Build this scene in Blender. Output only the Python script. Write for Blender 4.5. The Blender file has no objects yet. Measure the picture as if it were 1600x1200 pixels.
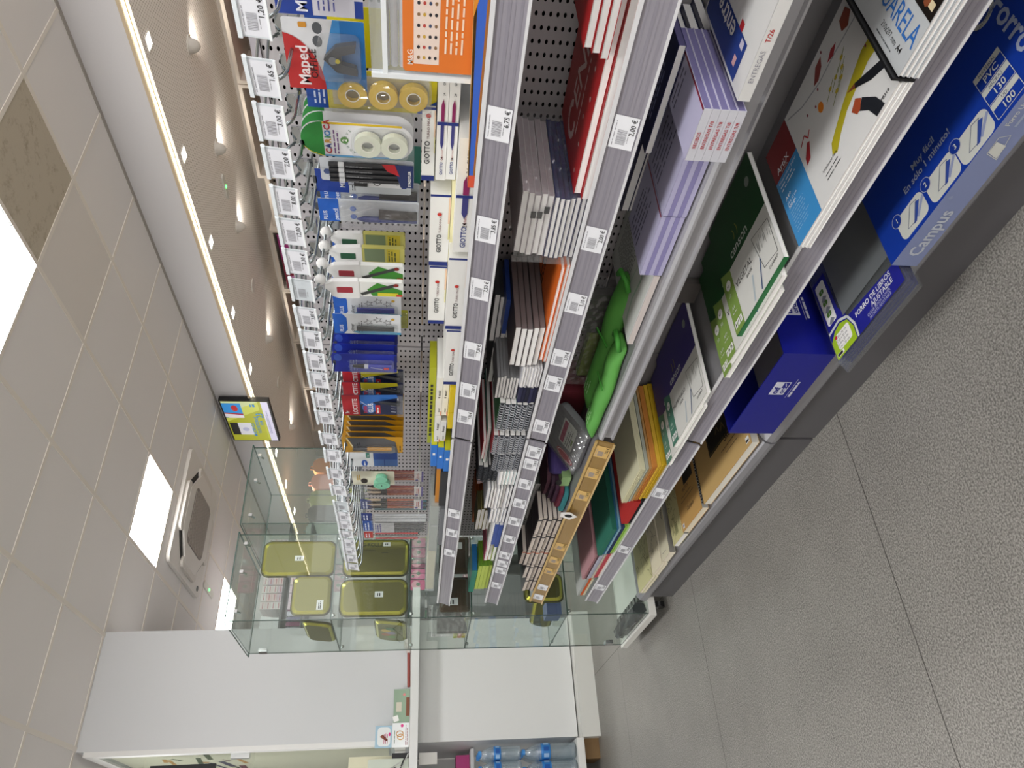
import bpy, math, random
from mathutils import Vector, Matrix
SC = bpy.context.scene
COL = SC.collection
random.seed(7)
# ---------------------------------------------------------------- camera
def make_camera():
    f, head, pitch, roll, h = 1154.497, 34.17745, 7.02387, 1.121624, 1.05
    a, p, r = math.radians(head), math.radians(pitch), math.radians(roll)
    F = Vector((math.sin(a)*math.cos(p), math.cos(a)*math.cos(p), -math.sin(p)))
    R = Vector((math.cos(a), -math.sin(a), 0)); U = R.cross(F)
    R2 = R*math.cos(r)+U*math.sin(r); U2 = -R*math.sin(r)+U*math.cos(r)
    cd = bpy.data.cameras.new('camera'); co = bpy.data.objects.new('camera', cd); COL.objects.link(co)
    cd.sensor_width = 36; cd.sensor_fit = 'HORIZONTAL'; cd.lens = f/1600*36; cd.clip_start = .02; cd.clip_end = 60
    X, Y, Z = -U2, R2, -F                       # the phone was held turned on its side
    M = Matrix(((X.x, Y.x, Z.x, 0), (X.y, Y.y, Z.y, 0), (X.z, Y.z, Z.z, h), (0, 0, 0, 1)))
    co.matrix_world = M
    SC.camera = co
make_camera()
# ---------------------------------------------------------------- world, exposure, lamps
W = bpy.data.worlds.new('world'); SC.world = W; W.use_nodes = True
W.node_tree.nodes['Background'].inputs[0].default_value = (1, .97, .96, 1)
W.node_tree.nodes['Background'].inputs[1].default_value = .95
SC.view_settings.view_transform = 'Standard'; SC.view_settings.look = 'None'
SC.view_settings.gamma = 1; SC.view_settings.use_curve_mapping = False
SC.view_settings.exposure = 1.88
PANEL_E = 6.5      # ceiling panels
LED_E = 5.5
SPOT_W = 1.1
# ---------------------------------------------------------------- materials
def lin(h):
    h = h.lstrip('#'); c = [int(h[i:i+2], 16)/255 for i in (0, 2, 4)]
    return tuple(x/12.92 if x <= .04045 else ((x+.055)/1.055)**2.4 for x in c)+(1,)
MC = {}
def m(hexc, rough=.55, metal=0, emit=0, spec=.5, bump=0, bscale=200, var=0, vscale=6, coat=0):
    k = (hexc, rough, metal, emit, spec, bump, bscale, var, vscale, coat)
    if k in MC: return MC[k]
    mt = bpy.data.materials.new('mat_'+hexc.strip('#')); mt.use_nodes = True
    nt = mt.node_tree; b = nt.nodes['Principled BSDF']
    b.inputs['Base Color'].default_value = lin(hexc); b.inputs['Roughness'].default_value = rough
    b.inputs['Metallic'].default_value = metal; b.inputs['Specular IOR Level'].default_value = spec
    if coat: b.inputs['Coat Weight'].default_value = coat; b.inputs['Coat Roughness'].default_value = .15
    if emit: b.inputs['Emission Color'].default_value = lin(hexc); b.inputs['Emission Strength'].default_value = emit
    if bump or var:
        tc = nt.nodes.new('ShaderNodeTexCoord')
    if bump:
        n = nt.nodes.new('ShaderNodeTexNoise'); n.inputs['Scale'].default_value = bscale; n.inputs['Detail'].default_value = 4
        bp = nt.nodes.new('ShaderNodeBump'); bp.inputs['Strength'].default_value = bump; bp.inputs['Distance'].default_value = .002
        nt.links.new(tc.outputs['Object'], n.inputs['Vector']); nt.links.new(n.outputs[0], bp.inputs['Height']); nt.links.new(bp.outputs[0], b.inputs['Normal'])
    if var:
        n = nt.nodes.new('ShaderNodeTexNoise'); n.inputs['Scale'].default_value = vscale; n.inputs['Detail'].default_value = 6
        mx = nt.nodes.new('ShaderNodeMix'); mx.data_type = 'RGBA'; c = lin(hexc)
        mx.inputs['A'].default_value = tuple(x*(1-var) for x in c[:3])+(1,); mx.inputs['B'].default_value = tuple(min(1, x*(1+var)) for x in c[:3])+(1,)
        nt.links.new(tc.outputs['Object'], n.inputs['Vector']); nt.links.new(n.outputs[0], mx.inputs['Factor']); nt.links.new(mx.outputs['Result'], b.inputs['Base Color'])
    MC[k] = mt; return mt
def clear_mat(name, tint, gloss=.12, rough=.03, body=0.0, bodycol='#ffffff', crinkle=0):
    """thin clear sheet: mostly see-through, with a surface reflection and a faint body"""
    mt = bpy.data.materials.new(name); mt.use_nodes = True; nt = mt.node_tree
    nt.nodes.clear(); N = nt.nodes.new; L = nt.links.new
    out = N('ShaderNodeOutputMaterial'); tr = N('ShaderNodeBsdfTransparent'); tr.inputs[0].default_value = lin(tint)
    gl = N('ShaderNodeBsdfGlossy'); gl.inputs['Roughness'].default_value = rough
    lw = N('ShaderNodeLayerWeight'); lw.inputs['Blend'].default_value = .5
    pw = N('ShaderNodeMath'); pw.operation = 'POWER'; pw.inputs[1].default_value = 4; L(lw.outputs['Facing'], pw.inputs[0])
    ad = N('ShaderNodeMath'); ad.operation = 'MULTIPLY_ADD'; ad.inputs[1].default_value = .55; ad.inputs[2].default_value = gloss; ad.use_clamp = True
    L(pw.outputs[0], ad.inputs[0])
    src = tr
    if body:
        df = N('ShaderNodeBsdfDiffuse'); df.inputs[0].default_value = lin(bodycol)
        mb = N('ShaderNodeMixShader'); mb.inputs[0].default_value = body
        L(tr.outputs[0], mb.inputs[1]); L(df.outputs[0], mb.inputs[2]); src = mb
    mx = N('ShaderNodeMixShader'); L(ad.outputs[0], mx.inputs[0]); L(src.outputs[0], mx.inputs[1]); L(gl.outputs[0], mx.inputs[2])
    L(mx.outputs[0], out.inputs[0])
    if crinkle:
        tc = N('ShaderNodeTexCoord'); n = N('ShaderNodeTexVoronoi'); n.inputs['Scale'].default_value = crinkle
        bp = N('ShaderNodeBump'); bp.inputs['Strength'].default_value = .8; bp.inputs['Distance'].default_value = .01
        L(tc.outputs['Object'], n.inputs['Vector']); L(n.outputs['Distance'], bp.inputs['Height'])
        L(bp.outputs[0], gl.inputs['Normal'])
    return mt
GLASS = clear_mat('cabinet_glass', '#f1f7f4', .045, .01, .045, '#c4d2cc')
FILM = clear_mat('clear_film', '#fcfcfc', .07, .10, .05, '#ffffff', 55)
BLIS = clear_mat('blister_plastic', '#fcfdfd', .05, .06, .05, '#ffffff')
RAILC = clear_mat('rail_cover', '#f0f2f4', .10, .12, .10, '#c9cdd2')
CASE = clear_mat('storage_case_plastic', '#f6f8fa', .07, .15, .22, '#e6ecf0')
BOTT = clear_mat('bottle_plastic', '#f2f7fa', .10, .06, .16, '#d4e2ea')
GEDGE = m('#2e4a42', .2)
def grid_mat(name, base, hole, ax_u, ax_v, pu, pv, ru, rv, metal=0, rough=.4, see=False):
    """sheet punched with oval holes on a pu x pv grid (object space metres)"""
    mt = bpy.data.materials.new(name); mt.use_nodes = True; nt = mt.node_tree; N = nt.nodes.new; L = nt.links.new
    b = nt.nodes['Principled BSDF']; b.inputs['Roughness'].default_value = rough; b.inputs['Metallic'].default_value = metal
    tc = N('ShaderNodeTexCoord'); sp = N('ShaderNodeSeparateXYZ'); L(tc.outputs['Object'], sp.inputs[0])
    sq = []
    for ax, p, r in ((ax_u, pu, ru), (ax_v, pv, rv)):
        d = N('ShaderNodeMath'); d.operation = 'DIVIDE'; d.inputs[1].default_value = p; L(sp.outputs[ax], d.inputs[0])
        fr = N('ShaderNodeMath'); fr.operation = 'FRACT'; L(d.outputs[0], fr.inputs[0])
        s = N('ShaderNodeMath'); s.operation = 'SUBTRACT'; s.inputs[1].default_value = .5; L(fr.outputs[0], s.inputs[0])
        k = N('ShaderNodeMath'); k.operation = 'MULTIPLY'; k.inputs[1].default_value = p/r; L(s.outputs[0], k.inputs[0])
        q = N('ShaderNodeMath'); q.operation = 'POWER'; q.inputs[1].default_value = 2; L(k.outputs[0], q.inputs[0]); sq.append(q)
    a = N('ShaderNodeMath'); a.operation = 'ADD'; L(sq[0].outputs[0], a.inputs[0]); L(sq[1].outputs[0], a.inputs[1])
    lt = N('ShaderNodeMath'); lt.operation = 'LESS_THAN'; lt.inputs[1].default_value = 1; L(a.outputs[0], lt.inputs[0])
    mx = N('ShaderNodeMix'); mx.data_type = 'RGBA'; mx.inputs['A'].default_value = lin(base); mx.inputs['B'].default_value = lin(hole)
    L(lt.outputs[0], mx.inputs['Factor']); L(mx.outputs['Result'], b.inputs['Base Color'])
    mm = N('ShaderNodeMath'); mm.operation = 'SUBTRACT'; mm.inputs[0].default_value = 1; L(lt.outputs[0], mm.inputs[1])
    m2 = N('ShaderNodeMath'); m2.operation = 'MULTIPLY'; m2.inputs[1].default_value = .5; L(mm.outputs[0], m2.inputs[0]); L(m2.outputs[0], b.inputs['Specular IOR Level'])
    return mt
PEG = grid_mat('punched_steel', '#bab6b8', '#030303', 1, 2, .025, .0125, .0045, .0026, .1, .45)
PERF = grid_mat('perforated_plaster', '#fdf6ef', '#c4b8ad', 0, 1, .022, .022, .0048, .0048, 0, .8)
def floor_mat():
    mt = bpy.data.materials.new('grey_concrete_tile'); mt.use_nodes = True; nt = mt.node_tree; N = nt.nodes.new; L = nt.links.new
    b = nt.nodes['Principled BSDF']; b.inputs['Roughness'].default_value = .42; b.inputs['Specular IOR Level'].default_value = .35
    tc = N('ShaderNodeTexCoord'); sp = N('ShaderNodeSeparateXYZ'); L(tc.outputs['Object'], sp.inputs[0])
    n1 = N('ShaderNodeTexNoise'); n1.inputs['Scale'].default_value = 240; n1.inputs['Detail'].default_value = 4
    n2 = N('ShaderNodeTexNoise'); n2.inputs['Scale'].default_value = 4; n2.inputs['Detail'].default_value = 8; n2.inputs['Roughness'].default_value = .65
    n3 = N('ShaderNodeTexNoise'); n3.inputs['Scale'].default_value = 90; n3.inputs['Detail'].default_value = 3
    for n in (n1, n2, n3): L(tc.outputs['Object'], n.inputs['Vector'])
    r1 = N('ShaderNodeValToRGB'); e = r1.color_ramp.elements; e[0].position = .38; e[0].color = lin('#4a4945'); e[1].position = .63; e[1].color = lin('#b2afa8')
    L(n1.outputs[0], r1.inputs[0])
    r2 = N('ShaderNodeValToRGB'); e = r2.color_ramp.elements; e[0].position = .3; e[0].color = lin('#716f6b'); e[1].position = .7; e[1].color = lin('#8f8c87')
    L(n2.outputs[0], r2.inputs[0])
    mx = N('ShaderNodeMix'); mx.data_type = 'RGBA'; mx.inputs['Factor'].default_value = .42; L(r1.outputs[0], mx.inputs['A']); L(r2.outputs[0], mx.inputs['B'])
    # joints every 1.2 m
    ms = []
    for ax, off in ((0, .98), (1, 1.49)):
        s = N('ShaderNodeMath'); s.operation = 'SUBTRACT'; s.inputs[1].default_value = off-12; L(sp.outputs[ax], s.inputs[0])
        d = N('ShaderNodeMath'); d.operation = 'DIVIDE'; d.inputs[1].default_value = 1.2; L(s.outputs[0], d.inputs[0])
        fr = N('ShaderNodeMath'); fr.operation = 'FRACT'; L(d.outputs[0], fr.inputs[0])
        lt = N('ShaderNodeMath'); lt.operation = 'LESS_THAN'; lt.inputs[1].default_value = .0026; L(fr.outputs[0], lt.inputs[0]); ms.append(lt)
    mxx = N('ShaderNodeMath'); mxx.operation = 'MAXIMUM'; L(ms[0].outputs[0], mxx.inputs[0]); L(ms[1].outputs[0], mxx.inputs[1])
    mf = N('ShaderNodeMix'); mf.data_type = 'RGBA'; mf.inputs['B'].default_value = lin('#3b3935'); L(mxx.outputs[0], mf.inputs['Factor']); L(mx.outputs['Result'], mf.inputs['A'])
    L(mf.outputs['Result'], b.inputs['Base Color'])
    bp = N('ShaderNodeBump'); bp.inputs['Strength'].default_value = .35; bp.inputs['Distance'].default_value = .0012
    ad = N('ShaderNodeMath'); ad.operation = 'ADD'; L(n1.outputs[0], ad.inputs[0]); L(n3.outputs[0], ad.inputs[1]); L(ad.outputs[0], bp.inputs['Height']); L(bp.outputs[0], b.inputs['Normal'])
    return mt
def stain_mat(name, base, spot, lo, hi, scale, seed=0):
    mt = bpy.data.materials.new(name); mt.use_nodes = True; nt = mt.node_tree; N = nt.nodes.new; L = nt.links.new
    b = nt.nodes['Principled BSDF']; b.inputs['Roughness'].default_value = .9
    tc = N('ShaderNodeTexCoord'); n = N('ShaderNodeTexNoise'); n.inputs['Scale'].default_value = scale; n.inputs['Detail'].default_value = 9; n.inputs['Roughness'].default_value = .75
    n.noise_dimensions = '4D'; n.inputs['W'].default_value = seed
    r = N('ShaderNodeValToRGB'); e = r.color_ramp.elements; e[0].position = lo; e[0].color = lin(base); e[1].position = hi; e[1].color = lin(spot)
    L(tc.outputs['Object'], n.inputs['Vector']); L(n.outputs[0], r.inputs[0]); L(r.outputs[0], b.inputs['Base Color']); return mt
WHITE = m('#e6e6e4', .5); STEEL = m('#9c9b9e', .35, .6); DSTEEL = m('#6c6b6c', .4, .5); CHROME = m('#d4d8da', .12, 1)
WIRE = m('#9aa2a4', .22, .9); BLACK = m('#141416', .45); PAPER = m('#f2f1ee', .7); INK = m('#17171a', .6)
# ---------------------------------------------------------------- mesh builder
TXT = {}
def text_geo(s, bold):
    k = (s, bold)
    if k not in TXT:
        cu = bpy.data.curves.new('t', 'FONT'); cu.body = s; cu.size = 1; cu.resolution_u = 2; cu.offset = bold
        ob = bpy.data.objects.new('t', cu); COL.objects.link(ob)
        dg = bpy.context.evaluated_depsgraph_get(); me = ob.evaluated_get(dg).to_mesh()
        vs = [tuple(v.co) for v in me.vertices]; fs = [tuple(p.vertices) for p in me.polygons]
        ob.evaluated_get(dg).to_mesh_clear(); bpy.data.objects.remove(ob); bpy.data.curves.remove(cu)
        w = max([v[0] for v in vs], default=0)
        TXT[k] = (vs, fs, w)
    return TXT[k]
class Fr:
    def __init__(s, o, ux, uy):
        s.o = Vector(o); s.ux = Vector(ux).normalized(); s.uy = Vector(uy).normalized(); s.n = s.ux.cross(s.uy)
    def p(s, a, b, c=0): return s.o+s.ux*a+s.uy*b+s.n*c
    def rot(s, ang):
        c, q = math.cos(ang), math.sin(ang); return Fr(s.o, s.ux*c+s.uy*q, s.uy*c-s.ux*q)
def aisle(x, y, z): return Fr((x, y, z), (0, -1, 0), (0, 0, 1))      # faces the aisle
def flat(x, y, z): return Fr((x, y, z), (0, -1, 0), (1, 0, 0))       # lies flat, read from the aisle
def nearf(x, y, z): return Fr((x, y, z), (1, 0, 0), (0, 0, 1))       # faces the photographer's end
def circ(cx, cy, rx, ry=None, n=20, a0=0, a1=360):
    ry = ry or rx; full = abs(a1-a0) >= 360; k = n if full else n+1
    return [(cx+rx*math.cos(math.radians(a0+(a1-a0)*i/n)), cy+ry*math.sin(math.radians(a0+(a1-a0)*i/n))) for i in range(k)]
def rrect(a0, b0, a1, b1, r, n=5):
    o = []
    for cx, cy, s in ((a1-r, b0+r, -90), (a1-r, b1-r, 0), (a0+r, b1-r, 90), (a0+r, b0+r, 180)):
        o += [(cx+r*math.cos(math.radians(s+90*i/n)), cy+r*math.sin(math.radians(s+90*i/n))) for i in range(n+1)]
    return o
def wpos(o):
    v = Vector((0, 0, 0))
    while o: v = v+Vector(o.location); o = o.parent
    return v
class MB:
    def __init__(s): s.v = []; s.f = []; s.mi = []; s.ms = []; s.X = None
    def _m(s, mt):
        if mt not in s.ms: s.ms.append(mt)
        return s.ms.index(mt)
    def add(s, vs, fs, mt):
        b = len(s.v); s.v += [Vector(x) for x in vs]; s.f += [tuple(i+b for i in f) for f in fs]; s.mi += [s._m(mt)]*len(fs); return s
    def box(s, x0, y0, z0, x1, y1, z1, mt, **k):
        vs = [(x, y, z) for x in (x0, x1) for y in (y0, y1) for z in (z0, z1)]
        fs = dict(l=(0, 1, 3, 2), r=(4, 6, 7, 5), n=(0, 4, 5, 1), f=(2, 3, 7, 6), b=(0, 2, 6, 4), t=(1, 5, 7, 3))
        for q, f in fs.items(): 
            if k.get(q, 1) is not None: s.add(vs, [f], k.get(q, mt))
        return s
    def fbox(s, fr, a0, b0, c0, a1, b1, c1, mt, top=None):
        vs = [fr.p(a, b, c) for a in (a0, a1) for b in (b0, b1) for c in (c0, c1)]
        s.add(vs, [(0, 1, 3, 2), (4, 6, 7, 5), (0, 4, 5, 1), (2, 3, 7, 6), (0, 2, 6, 4)], mt); s.add(vs, [(1, 5, 7, 3)], top or mt); return s
    def rect(s, fr, a0, b0, a1, b1, c, mt):
        s.add([fr.p(a0, b0, c), fr.p(a1, b0, c), fr.p(a1, b1, c), fr.p(a0, b1, c)], [(0, 1, 2, 3)], mt); return s
    def poly(s, fr, pts, c, mt): s.add([fr.p(a, b, c) for a, b in pts], [tuple(range(len(pts)))], mt); return s
    def prism(s, fr, pts, c0, c1, mt, top=None):
        n = len(pts); vs = [fr.p(a, b, c0) for a, b in pts]+[fr.p(a, b, c1) for a, b in pts]
        s.add(vs, [tuple(reversed(range(n)))]+[(i, (i+1) % n, n+(i+1) % n, n+i) for i in range(n)], mt)
        s.add(vs, [tuple(range(n, 2*n))], top or mt); return s
    def line(s, fr, pts, w, c, mt, closed=False):
        P = list(pts)+([pts[0]] if closed else [])
        for (a, b), (d, e) in zip(P, P[1:]):
            L = math.hypot(d-a, e-b) or 1; nx, ny = -(e-b)/L*w/2, (d-a)/L*w/2
            s.poly(fr, [(a-nx, b-ny), (d-nx, e-ny), (d+nx, e+ny), (a+nx, b+ny)], c, mt)
        return s
    def tube(s, pts, r, mt, n=6, cap=True):
        P = [Vector(p) for p in pts]; rs = r if isinstance(r, (list, tuple)) else [r]*len(P); rings = []; up = None
        for i, p in enumerate(P):
            t = (P[min(i+1, len(P)-1)]-P[max(i-1, 0)]); t = t.normalized() if t.length else Vector((0, 0, 1))
            if up is None: up = Vector((0, 0, 1)) if abs(t.z) < .9 else Vector((1, 0, 0))
            a = t.cross(up); a = a.normalized() if a.length > 1e-6 else Vector((1, 0, 0)); b = a.cross(t).normalized(); up = b
            rings.append([p+(a*math.cos(q)+b*math.sin(q))*rs[i] for q in [2*math.pi*j/n for j in range(n)]])
        vs = [v for g in rings for v in g]; fs = []
        for i in range(len(P)-1): fs += [(i*n+j, i*n+(j+1) % n, (i+1)*n+(j+1) % n, (i+1)*n+j) for j in range(n)]
        if cap: fs += [tuple(reversed(range(n))), tuple(range((len(P)-1)*n, len(P)*n))]
        return s.add(vs, fs, mt)
    def lathe(s, o, prof, mt, n=16, axis='Z'):
        vs = []; o = Vector(o)
        for r, h in prof:
            for j in range(n):
                q = 2*math.pi*j/n; c, d = r*math.cos(q), r*math.sin(q)
                vs.append(o+Vector({'Z': (c, d, h), 'X': (h, c, d), 'Y': (c, h, d)}[axis]))
        fs = [(i*n+j, i*n+(j+1) % n, (i+1)*n+(j+1) % n, (i+1)*n+j) for i in range(len(prof)-1) for j in range(n)]
        fs += [tuple(reversed(range(n))), tuple(range((len(prof)-1)*n, len(prof)*n))]
        return s.add(vs, fs, mt)
    def text(s, fr, t, a, b, size, c, mt, al='l', bold=0, sx=1):
        vs, fs, w = text_geo(t, bold); d = {'l': 0, 'c': -w/2, 'r': -w}[al]
        return s.add([fr.p(a+(x+d)*size*sx, b+y*size, c) for x, y, z in vs], fs, mt)
    def fine(s, fr, a, b, w, n, lh, c, mt, seed=0, th=.35):
        """lines of print too small to read"""
        R = random.Random(seed)
        for i in range(n):
            y = b-i*lh; x = a; e = a+w*R.uniform(.75, 1)
            while x < e:
                q = min(e, x+lh*R.uniform(.8, 3)); s.rect(fr, x, y, q, y+lh*th, c, mt); x = q+lh*.4
        return s
    def build(s, name, parent=None, label=None, cat=None, group=None, kind=None, smooth=False, bevel=0, seg=2, mods=None):
        me = bpy.data.meshes.new(name)
        if parent is None:
            lo = [min(v[i] for v in s.v) for i in range(3)]; hi = [max(v[i] for v in s.v) for i in range(3)]
            o = Vector(((lo[0]+hi[0])/2, (lo[1]+hi[1])/2, lo[2])) if kind != 'structure' else Vector((0, 0, 0))
        else: o = wpos(parent)
        me.from_pydata([tuple(v-o) for v in s.v], [], s.f)
        for x in s.ms: me.materials.append(x)
        me.polygons.foreach_set('material_index', s.mi)
        if smooth: me.polygons.foreach_set('use_smooth', [True]*len(s.f))
        me.update(); ob = bpy.data.objects.new(name, me); COL.objects.link(ob)
        if parent is None: ob.location = o
        else: ob.parent = parent
        if bevel:
            bm_ = ob.modifiers.new('b', 'BEVEL'); bm_.width = bevel; bm_.segments = seg; bm_.limit_method = 'ANGLE'; bm_.angle_limit = math.radians(50)
        tag(ob, label, cat, group, kind); return ob
def tag(o, label=None, cat=None, group=None, kind=None):
    if label: o['label'] = label
    if cat: o['category'] = cat
    if group: o['group'] = group
    if kind: o['kind'] = kind
    return o
def thing(name, label, cat, loc, group=None):
    o = bpy.data.objects.new(name, None); COL.objects.link(o); o.location = loc; o.empty_display_size = .02
    return tag(o, label, cat, group)
def copy_tree(o, loc, label=None, group=None, skip=()):
    c = o.copy(); COL.objects.link(c); c.location = loc
    if label: c['label'] = label
    if group: c['group'] = group
    def kids(a, b):
        for ch in list(a.children):
            d = ch.copy(); COL.objects.link(d); d.parent = b; kids(ch, d)
    kids(o, c); return c
ORD = ['nearest', 'second', 'third', 'fourth', 'fifth', 'sixth', 'seventh', 'eighth', 'ninth', 'tenth', 'eleventh', 'twelfth', 'thirteenth', 'fourteenth', 'fifteenth', 'sixteenth', 'seventeenth', 'eighteenth', 'nineteenth', 'twentieth', 'twenty-first', 'twenty-second', 'twenty-third', 'twenty-fourth', 'twenty-fifth', 'twenty-sixth']
def nth(i): return ORD[i]
def stackpos(i, n):       # i counted from the bottom
    if i == n-1: return 'top'
    if i == 0: return 'bottom'
    return ORD[n-1-i]+' from top' if n-1-i < i else ORD[i]+' from bottom'
# ================================================================ the room
CZ = 2.842; TX0, TY0 = 3.105, 2.779
XL, XR, YN, YF = -3.3, 5.2, -4.2, 9.6
fl = MB(); fl.box(XL, YN, -.05, XR, YF, 0, floor_mat()); fl.build('floor', kind='structure')
TILE = m('#ede8e5', .9, bump=.15, bscale=160); TBAR = m('#efe7dd', .6)
ST1 = stain_mat('stained_tile', '#c4b9a6', '#86745a', .52, .78, 14, 3); ST2 = stain_mat('damp_tile', '#e6dfd8', '#c09a92', .60, .80, 3.2, 5)
def cell(i, j):                      # tile i to the left of the soffit side, row j
    return TX0-.6*(i+1), TY0+.6*j, TX0-.6*i, TY0+.6*(j+1)
LIGHTS = [(1, r) for r in (-5, -1, 3, 7)]+[(5, r) for r in (-9, -5, -1, 3)]
c = MB()
for i in range(-1, 11):
    for j in range(-12, 12):
        x0, y0, x1, y1 = cell(i, j); x1 = min(x1, 3.66); 
        if (i, j) in LIGHTS: continue
        mt = ST1 if (i, j) == (0, -1) else ST2 if (i, j) == (0, 0) else TILE
        if i == 0 and j == -1: mt = ST1
        c.add([(x0, y0, CZ), (x0, y1, CZ), (x1, y1, CZ), (x1, y0, CZ)], [(0, 1, 2, 3)], mt)
for i in range(0, 12): x = TX0-.6*i; c.box(x-.012, TY0-7.2, CZ-.004, x+.012, TY0+7.2, CZ+.01, TBAR)
for j in range(-12, 13): y = TY0+.6*j; c.box(TX0-6.6, y-.012, CZ-.003, 3.66, y+.012, CZ+.009, TBAR)
c.box(3.635, TY0-7.2, CZ-.006, 3.66, TY0+7.2, CZ+.01, m('#a9a29b', .6))
c.box(XL, YN, CZ+.05, XR, YF+.5, CZ+.06, TILE)
c.build('ceiling', kind='structure')
LW = m('#ffffff', .5, emit=PANEL_E)
for k, (i, j) in enumerate(LIGHTS):
    x0, y0, x1, y1 = cell(i, j); b = MB(); b.box(x0+.012, y0+.012, CZ-.001, x1-.012, y1-.012, CZ+.02, m('#e8e6e2', .5), b=None)
    lab = {(1, -1): 'large square ceiling light panel cut off at the photo edge, nearest of the lit panels', (1, 3): 'square lit ceiling panel beside the air conditioning cassette',
           (1, 7): 'square lit ceiling panel farthest away, next to the white column'}.get((i, j), 'square lit ceiling panel outside the view, tile column %d row %d' % (i, j+13))
    t = thing('ceiling_light', lab, 'ceiling light', ((x0+x1)/2, (y0+y1)/2, CZ), 'square light panels in the tiled ceiling')
    b.build('light_frame', t)
    d = MB(); d.add([(x0+.02, y0+.02, CZ-.0015), (x0+.02, y1-.02, CZ-.0015), (x1-.02, y1-.02, CZ-.0015), (x1-.02, y0+.02, CZ-.0015)], [(0, 1, 2, 3)], LW); d.build('diffuser', t)
# walls
WL = m('#e9e6e2', .8)
b = MB(); b.box(XL-.1, YN, 0, XL, YF, CZ+.06, WL); b.build('wall_left', kind='structure')
# the shop front behind the photographer is open to daylight
b = MB(); b.box(XL, YF, 0, XR, YF+.1, CZ+.06, WL); b.build('wall_far', kind='structure')
b = MB(); b.box(XR, YN, 0, XR+.1, YF, CZ+.06, m('#cfc8c0', .8)); b.build('wall_right', kind='structure')
# soffit with fascia, ledge and strip light
b = MB(); b.box(3.66, YN, 2.552, 3.68, YF, CZ+.01, m('#dcdadb', .6)); b.build('trim_1', kind='structure')
b = MB(); b.box(3.625, YN, 2.535, 3.70, YF, 2.552, m('#cdb999', .6)); b.build('trim_2', kind='structure')
b = MB(); b.box(3.70, YN, 2.52, XR, YF, 2.55, PERF); b.build('ceiling', kind='structure')
b = MB(); b.box(3.655, YN, 2.529, 3.665, YF, 2.535, m('#fff6d8', .5, emit=LED_E))
b.build('led_strip', label='long warm white strip light running along the lower edge of the dropped ceiling', cat='strip light')
# downlights
def spot(x, y, z, watt, size=1.25, col=(1, .93, .82), aim=None):
    l = bpy.data.lights.new('spot', 'SPOT'); l.energy = watt; l.spot_size = size; l.spot_blend = .8; l.color = col; l.shadow_soft_size = .03
    o = bpy.data.objects.new('spot_lamp', l); COL.objects.link(o); o.location = (x, y, z)
    if aim: o.rotation_euler = Vector(aim).to_track_quat('-Z', 'Y').to_euler()
    return o
SQ = [2.414, 3.153, 3.9, 4.67, 5.43, 6.17, 6.92, 7.65, 8.37]
LE = m('#fff8ea', .4, emit=6)
for k, y in enumerate(SQ):
    x = 3.79; b = MB(); b.box(x-.045, y-.045, 2.516, x+.045, y+.045, 2.5205, m('#f0ece4', .5)); b.rect(Fr((x, y, 2.5155), (1, 0, 0), (0, -1, 0)), -.035, -.035, .035, .035, 0, LE)
    b.build('square_downlight', label='small square recessed downlight, %s along the strip light' % nth(k), cat='downlight', group='square downlights in the dropped ceiling'); spot(x, y, 2.505, 7, 2.2)
for k, y in enumerate([2.82, 3.60, 4.35, 5.06, 5.81, 6.57, 7.45, 8.07]):
    x = 4.42; lit = y in (5.06, 6.57, 8.07)
    t = thing('scoop_downlight', 'round %s spotlight, %s in the row nearer the wall shelves' % ('glowing' if lit else 'wall-washing hooded', nth(k)), 'spotlight', (x, y, 2.52), 'round spotlights in the dropped ceiling')
    r = MB(); r.lathe((x, y, 2.512), [(.05, .008), (.062, .008), (.062, 0), (.05, .002)], m('#e9e4dc', .5), 24); r.build('ring', t, smooth=False)
    if lit:
        r = MB(); r.poly(Fr((x, y, 2.516), (1, 0, 0), (0, -1, 0)), circ(0, 0, .045, n=20), 0, LE); r.build('lens', t)
        spot(x, y, 2.50, SPOT_W*.4, 1.6)
    else:
        r = MB(); n = 14; vs = []; fs = []          # quarter-sphere hood open towards the wall
        for i in range(n+1):
            for j in range(7):
                a = math.radians(90+180*i/n); e = math.radians(90*j/6)
                vs.append((x+.052*math.cos(a)*math.cos(e), y+.052*math.sin(a)*math.cos(e), 2.516-.062*math.sin(e)))
        for i in range(n):
            for j in range(6): q = i*7+j; fs.append((q, q+1, q+8, q+7))
        r.add(vs, fs, m('#ded8d0', .5)); r.build('hood', t, smooth=True)
        spot(x+.03, y, 2.47, SPOT_W, 2.2, aim=(.9, 0, .25))
# emergency lights: one in the soffit, one in the tiled ceiling
for (x, y, z, w, l, lab) in ((4.36, 3.90, 2.52, .05, .11, 'small oval emergency light with a green lamp in the perforated ceiling'), (2.22, 6.52, CZ, .06, .17, 'white emergency light with a green lamp between the cassette and the far light panel')):
    b = MB(); fr = Fr((x, y, z-.001), (1, 0, 0), (0, -1, 0))
    b.prism(fr, rrect(-w/2, -l, w/2, l, w*.45), 0, .012, m('#e4e0d8', .5))
    t = thing('emergency_light', lab, 'emergency light', (x, y, z)); b.build('plate', t)
    g = MB(); g.prism(fr, circ(0, 0, .011, n=12), .012, .016, m('#37e24a', .4, emit=3)); g.build('indicator', t)
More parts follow.
